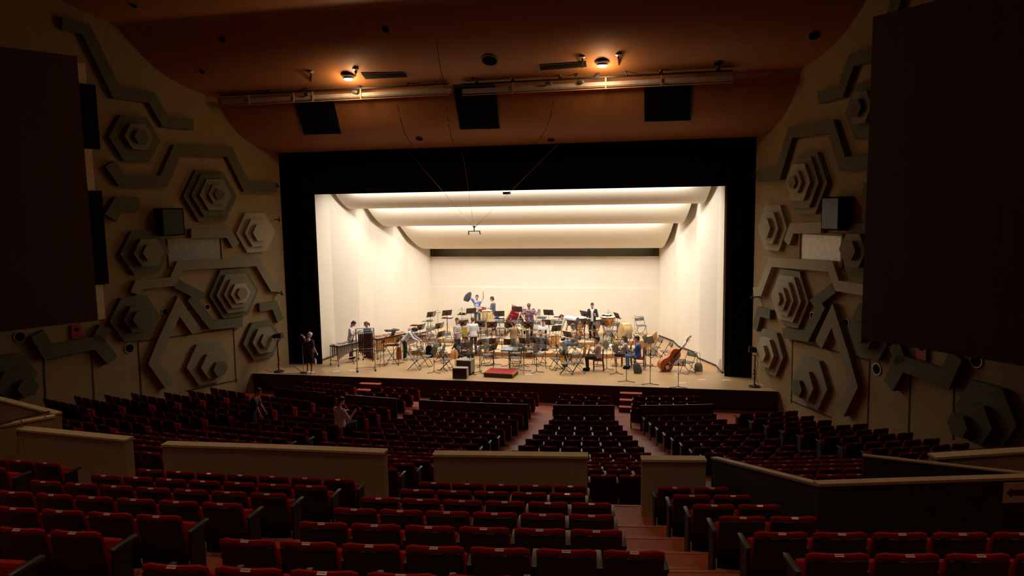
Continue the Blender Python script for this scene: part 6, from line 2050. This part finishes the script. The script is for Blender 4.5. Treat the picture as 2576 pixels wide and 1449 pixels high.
clarinet((p.x - .17, p.y - .02, 1.24), (-.40, -.02, -.95), 'clarinet played by the person in the bright blue shirt')
p = at(1568, 928, z=0) + V((.05, .55, 0))
wood_chair(1570, 900, 'dark wooden chair under the brown haired person with a clarinet', R(88))
ch = [o for o in COL.objects if o.name.startswith('wooden_chair') and o.type == 'EMPTY'][-1]
ch.location = (p.x + .05, p.y, 0)
person('person with long brown hair in a pale top seated between the stands, playing the clarinet', V((p.x, p.y, 0)), R(88), sit=True, seat_z=.52, head=(10, 0, 0), arms={'R': ((.05, .14, -.24), (-.04, .32, -.34)), 'L': ((-.05, .14, -.24), (.05, .30, -.20))}, top=cloth('pale_grey', (.48, .42, .38), .06), bottom=DARK, pants='shorts', shoes=M_skin, hair='long', hairm=M_hairb, scale=1.0, build=.9)
clarinet((p.x - .16, p.y - .02, 1.17), (-.42, -.02, -.93), 'clarinet played by the person with long brown hair')
# listeners among the seats
p = V((-5.0, yl(8, -5.0), ZL[8] - SEAT_H))
q = at(850, 1066, z=p.z + .62)
person('person in a white shirt among the lower left seats holding a tablet', V((q.x, q.y + .12, p.z)), al(8, -5.0) + R(-22), sit=True, seat_z=.50, head=(14, -14, 0), lean=2, arms={'R': ((.12, .08, -.22), (.10, .30, -.08)), 'L': ((-.10, .10, -.22), (.02, .30, -.12))}, top=WHITE, sleeve='elbow', bottom=CHAR, scale=1.08, build=1.1)
d = at(871, 1058, Y=q.y + .40)
mb = MB(); mb.T = Matrix.Translation(d) @ Matrix.Rotation(R(-8), 4, 'Z') @ Matrix.Rotation(R(-14), 4, 'X')
mb.box((0, 0, 0), (.24, .012, .19), .004)
o = tag(mb.build('tablet', M_white), 'white framed tablet held by the listener in the white shirt', 'tablet')
mb = MB(); mb.T = Matrix.Translation(d) @ Matrix.Rotation(R(-8), 4, 'Z') @ Matrix.Rotation(R(-14), 4, 'X')
mb.box((0, -.0075, 0), (.20, .003, .15))
mb.build('screen', M_black, o)
q = at(632, 1000, z=.95)
person('person in black standing in shadow between the seats at the left', V((q.x, q.y, yl(6, q.x) * 0 + ZL[6] - SEAT_H)), R(-70), lean=14, head=(10, 0, 0), arms={'R': ((.08, .12, -.24), (.06, .20, -.48)), 'L': ((-.08, .12, -.24), (-.06, .24, -.46))}, top=DARK, bottom=DARK, scale=1.02)
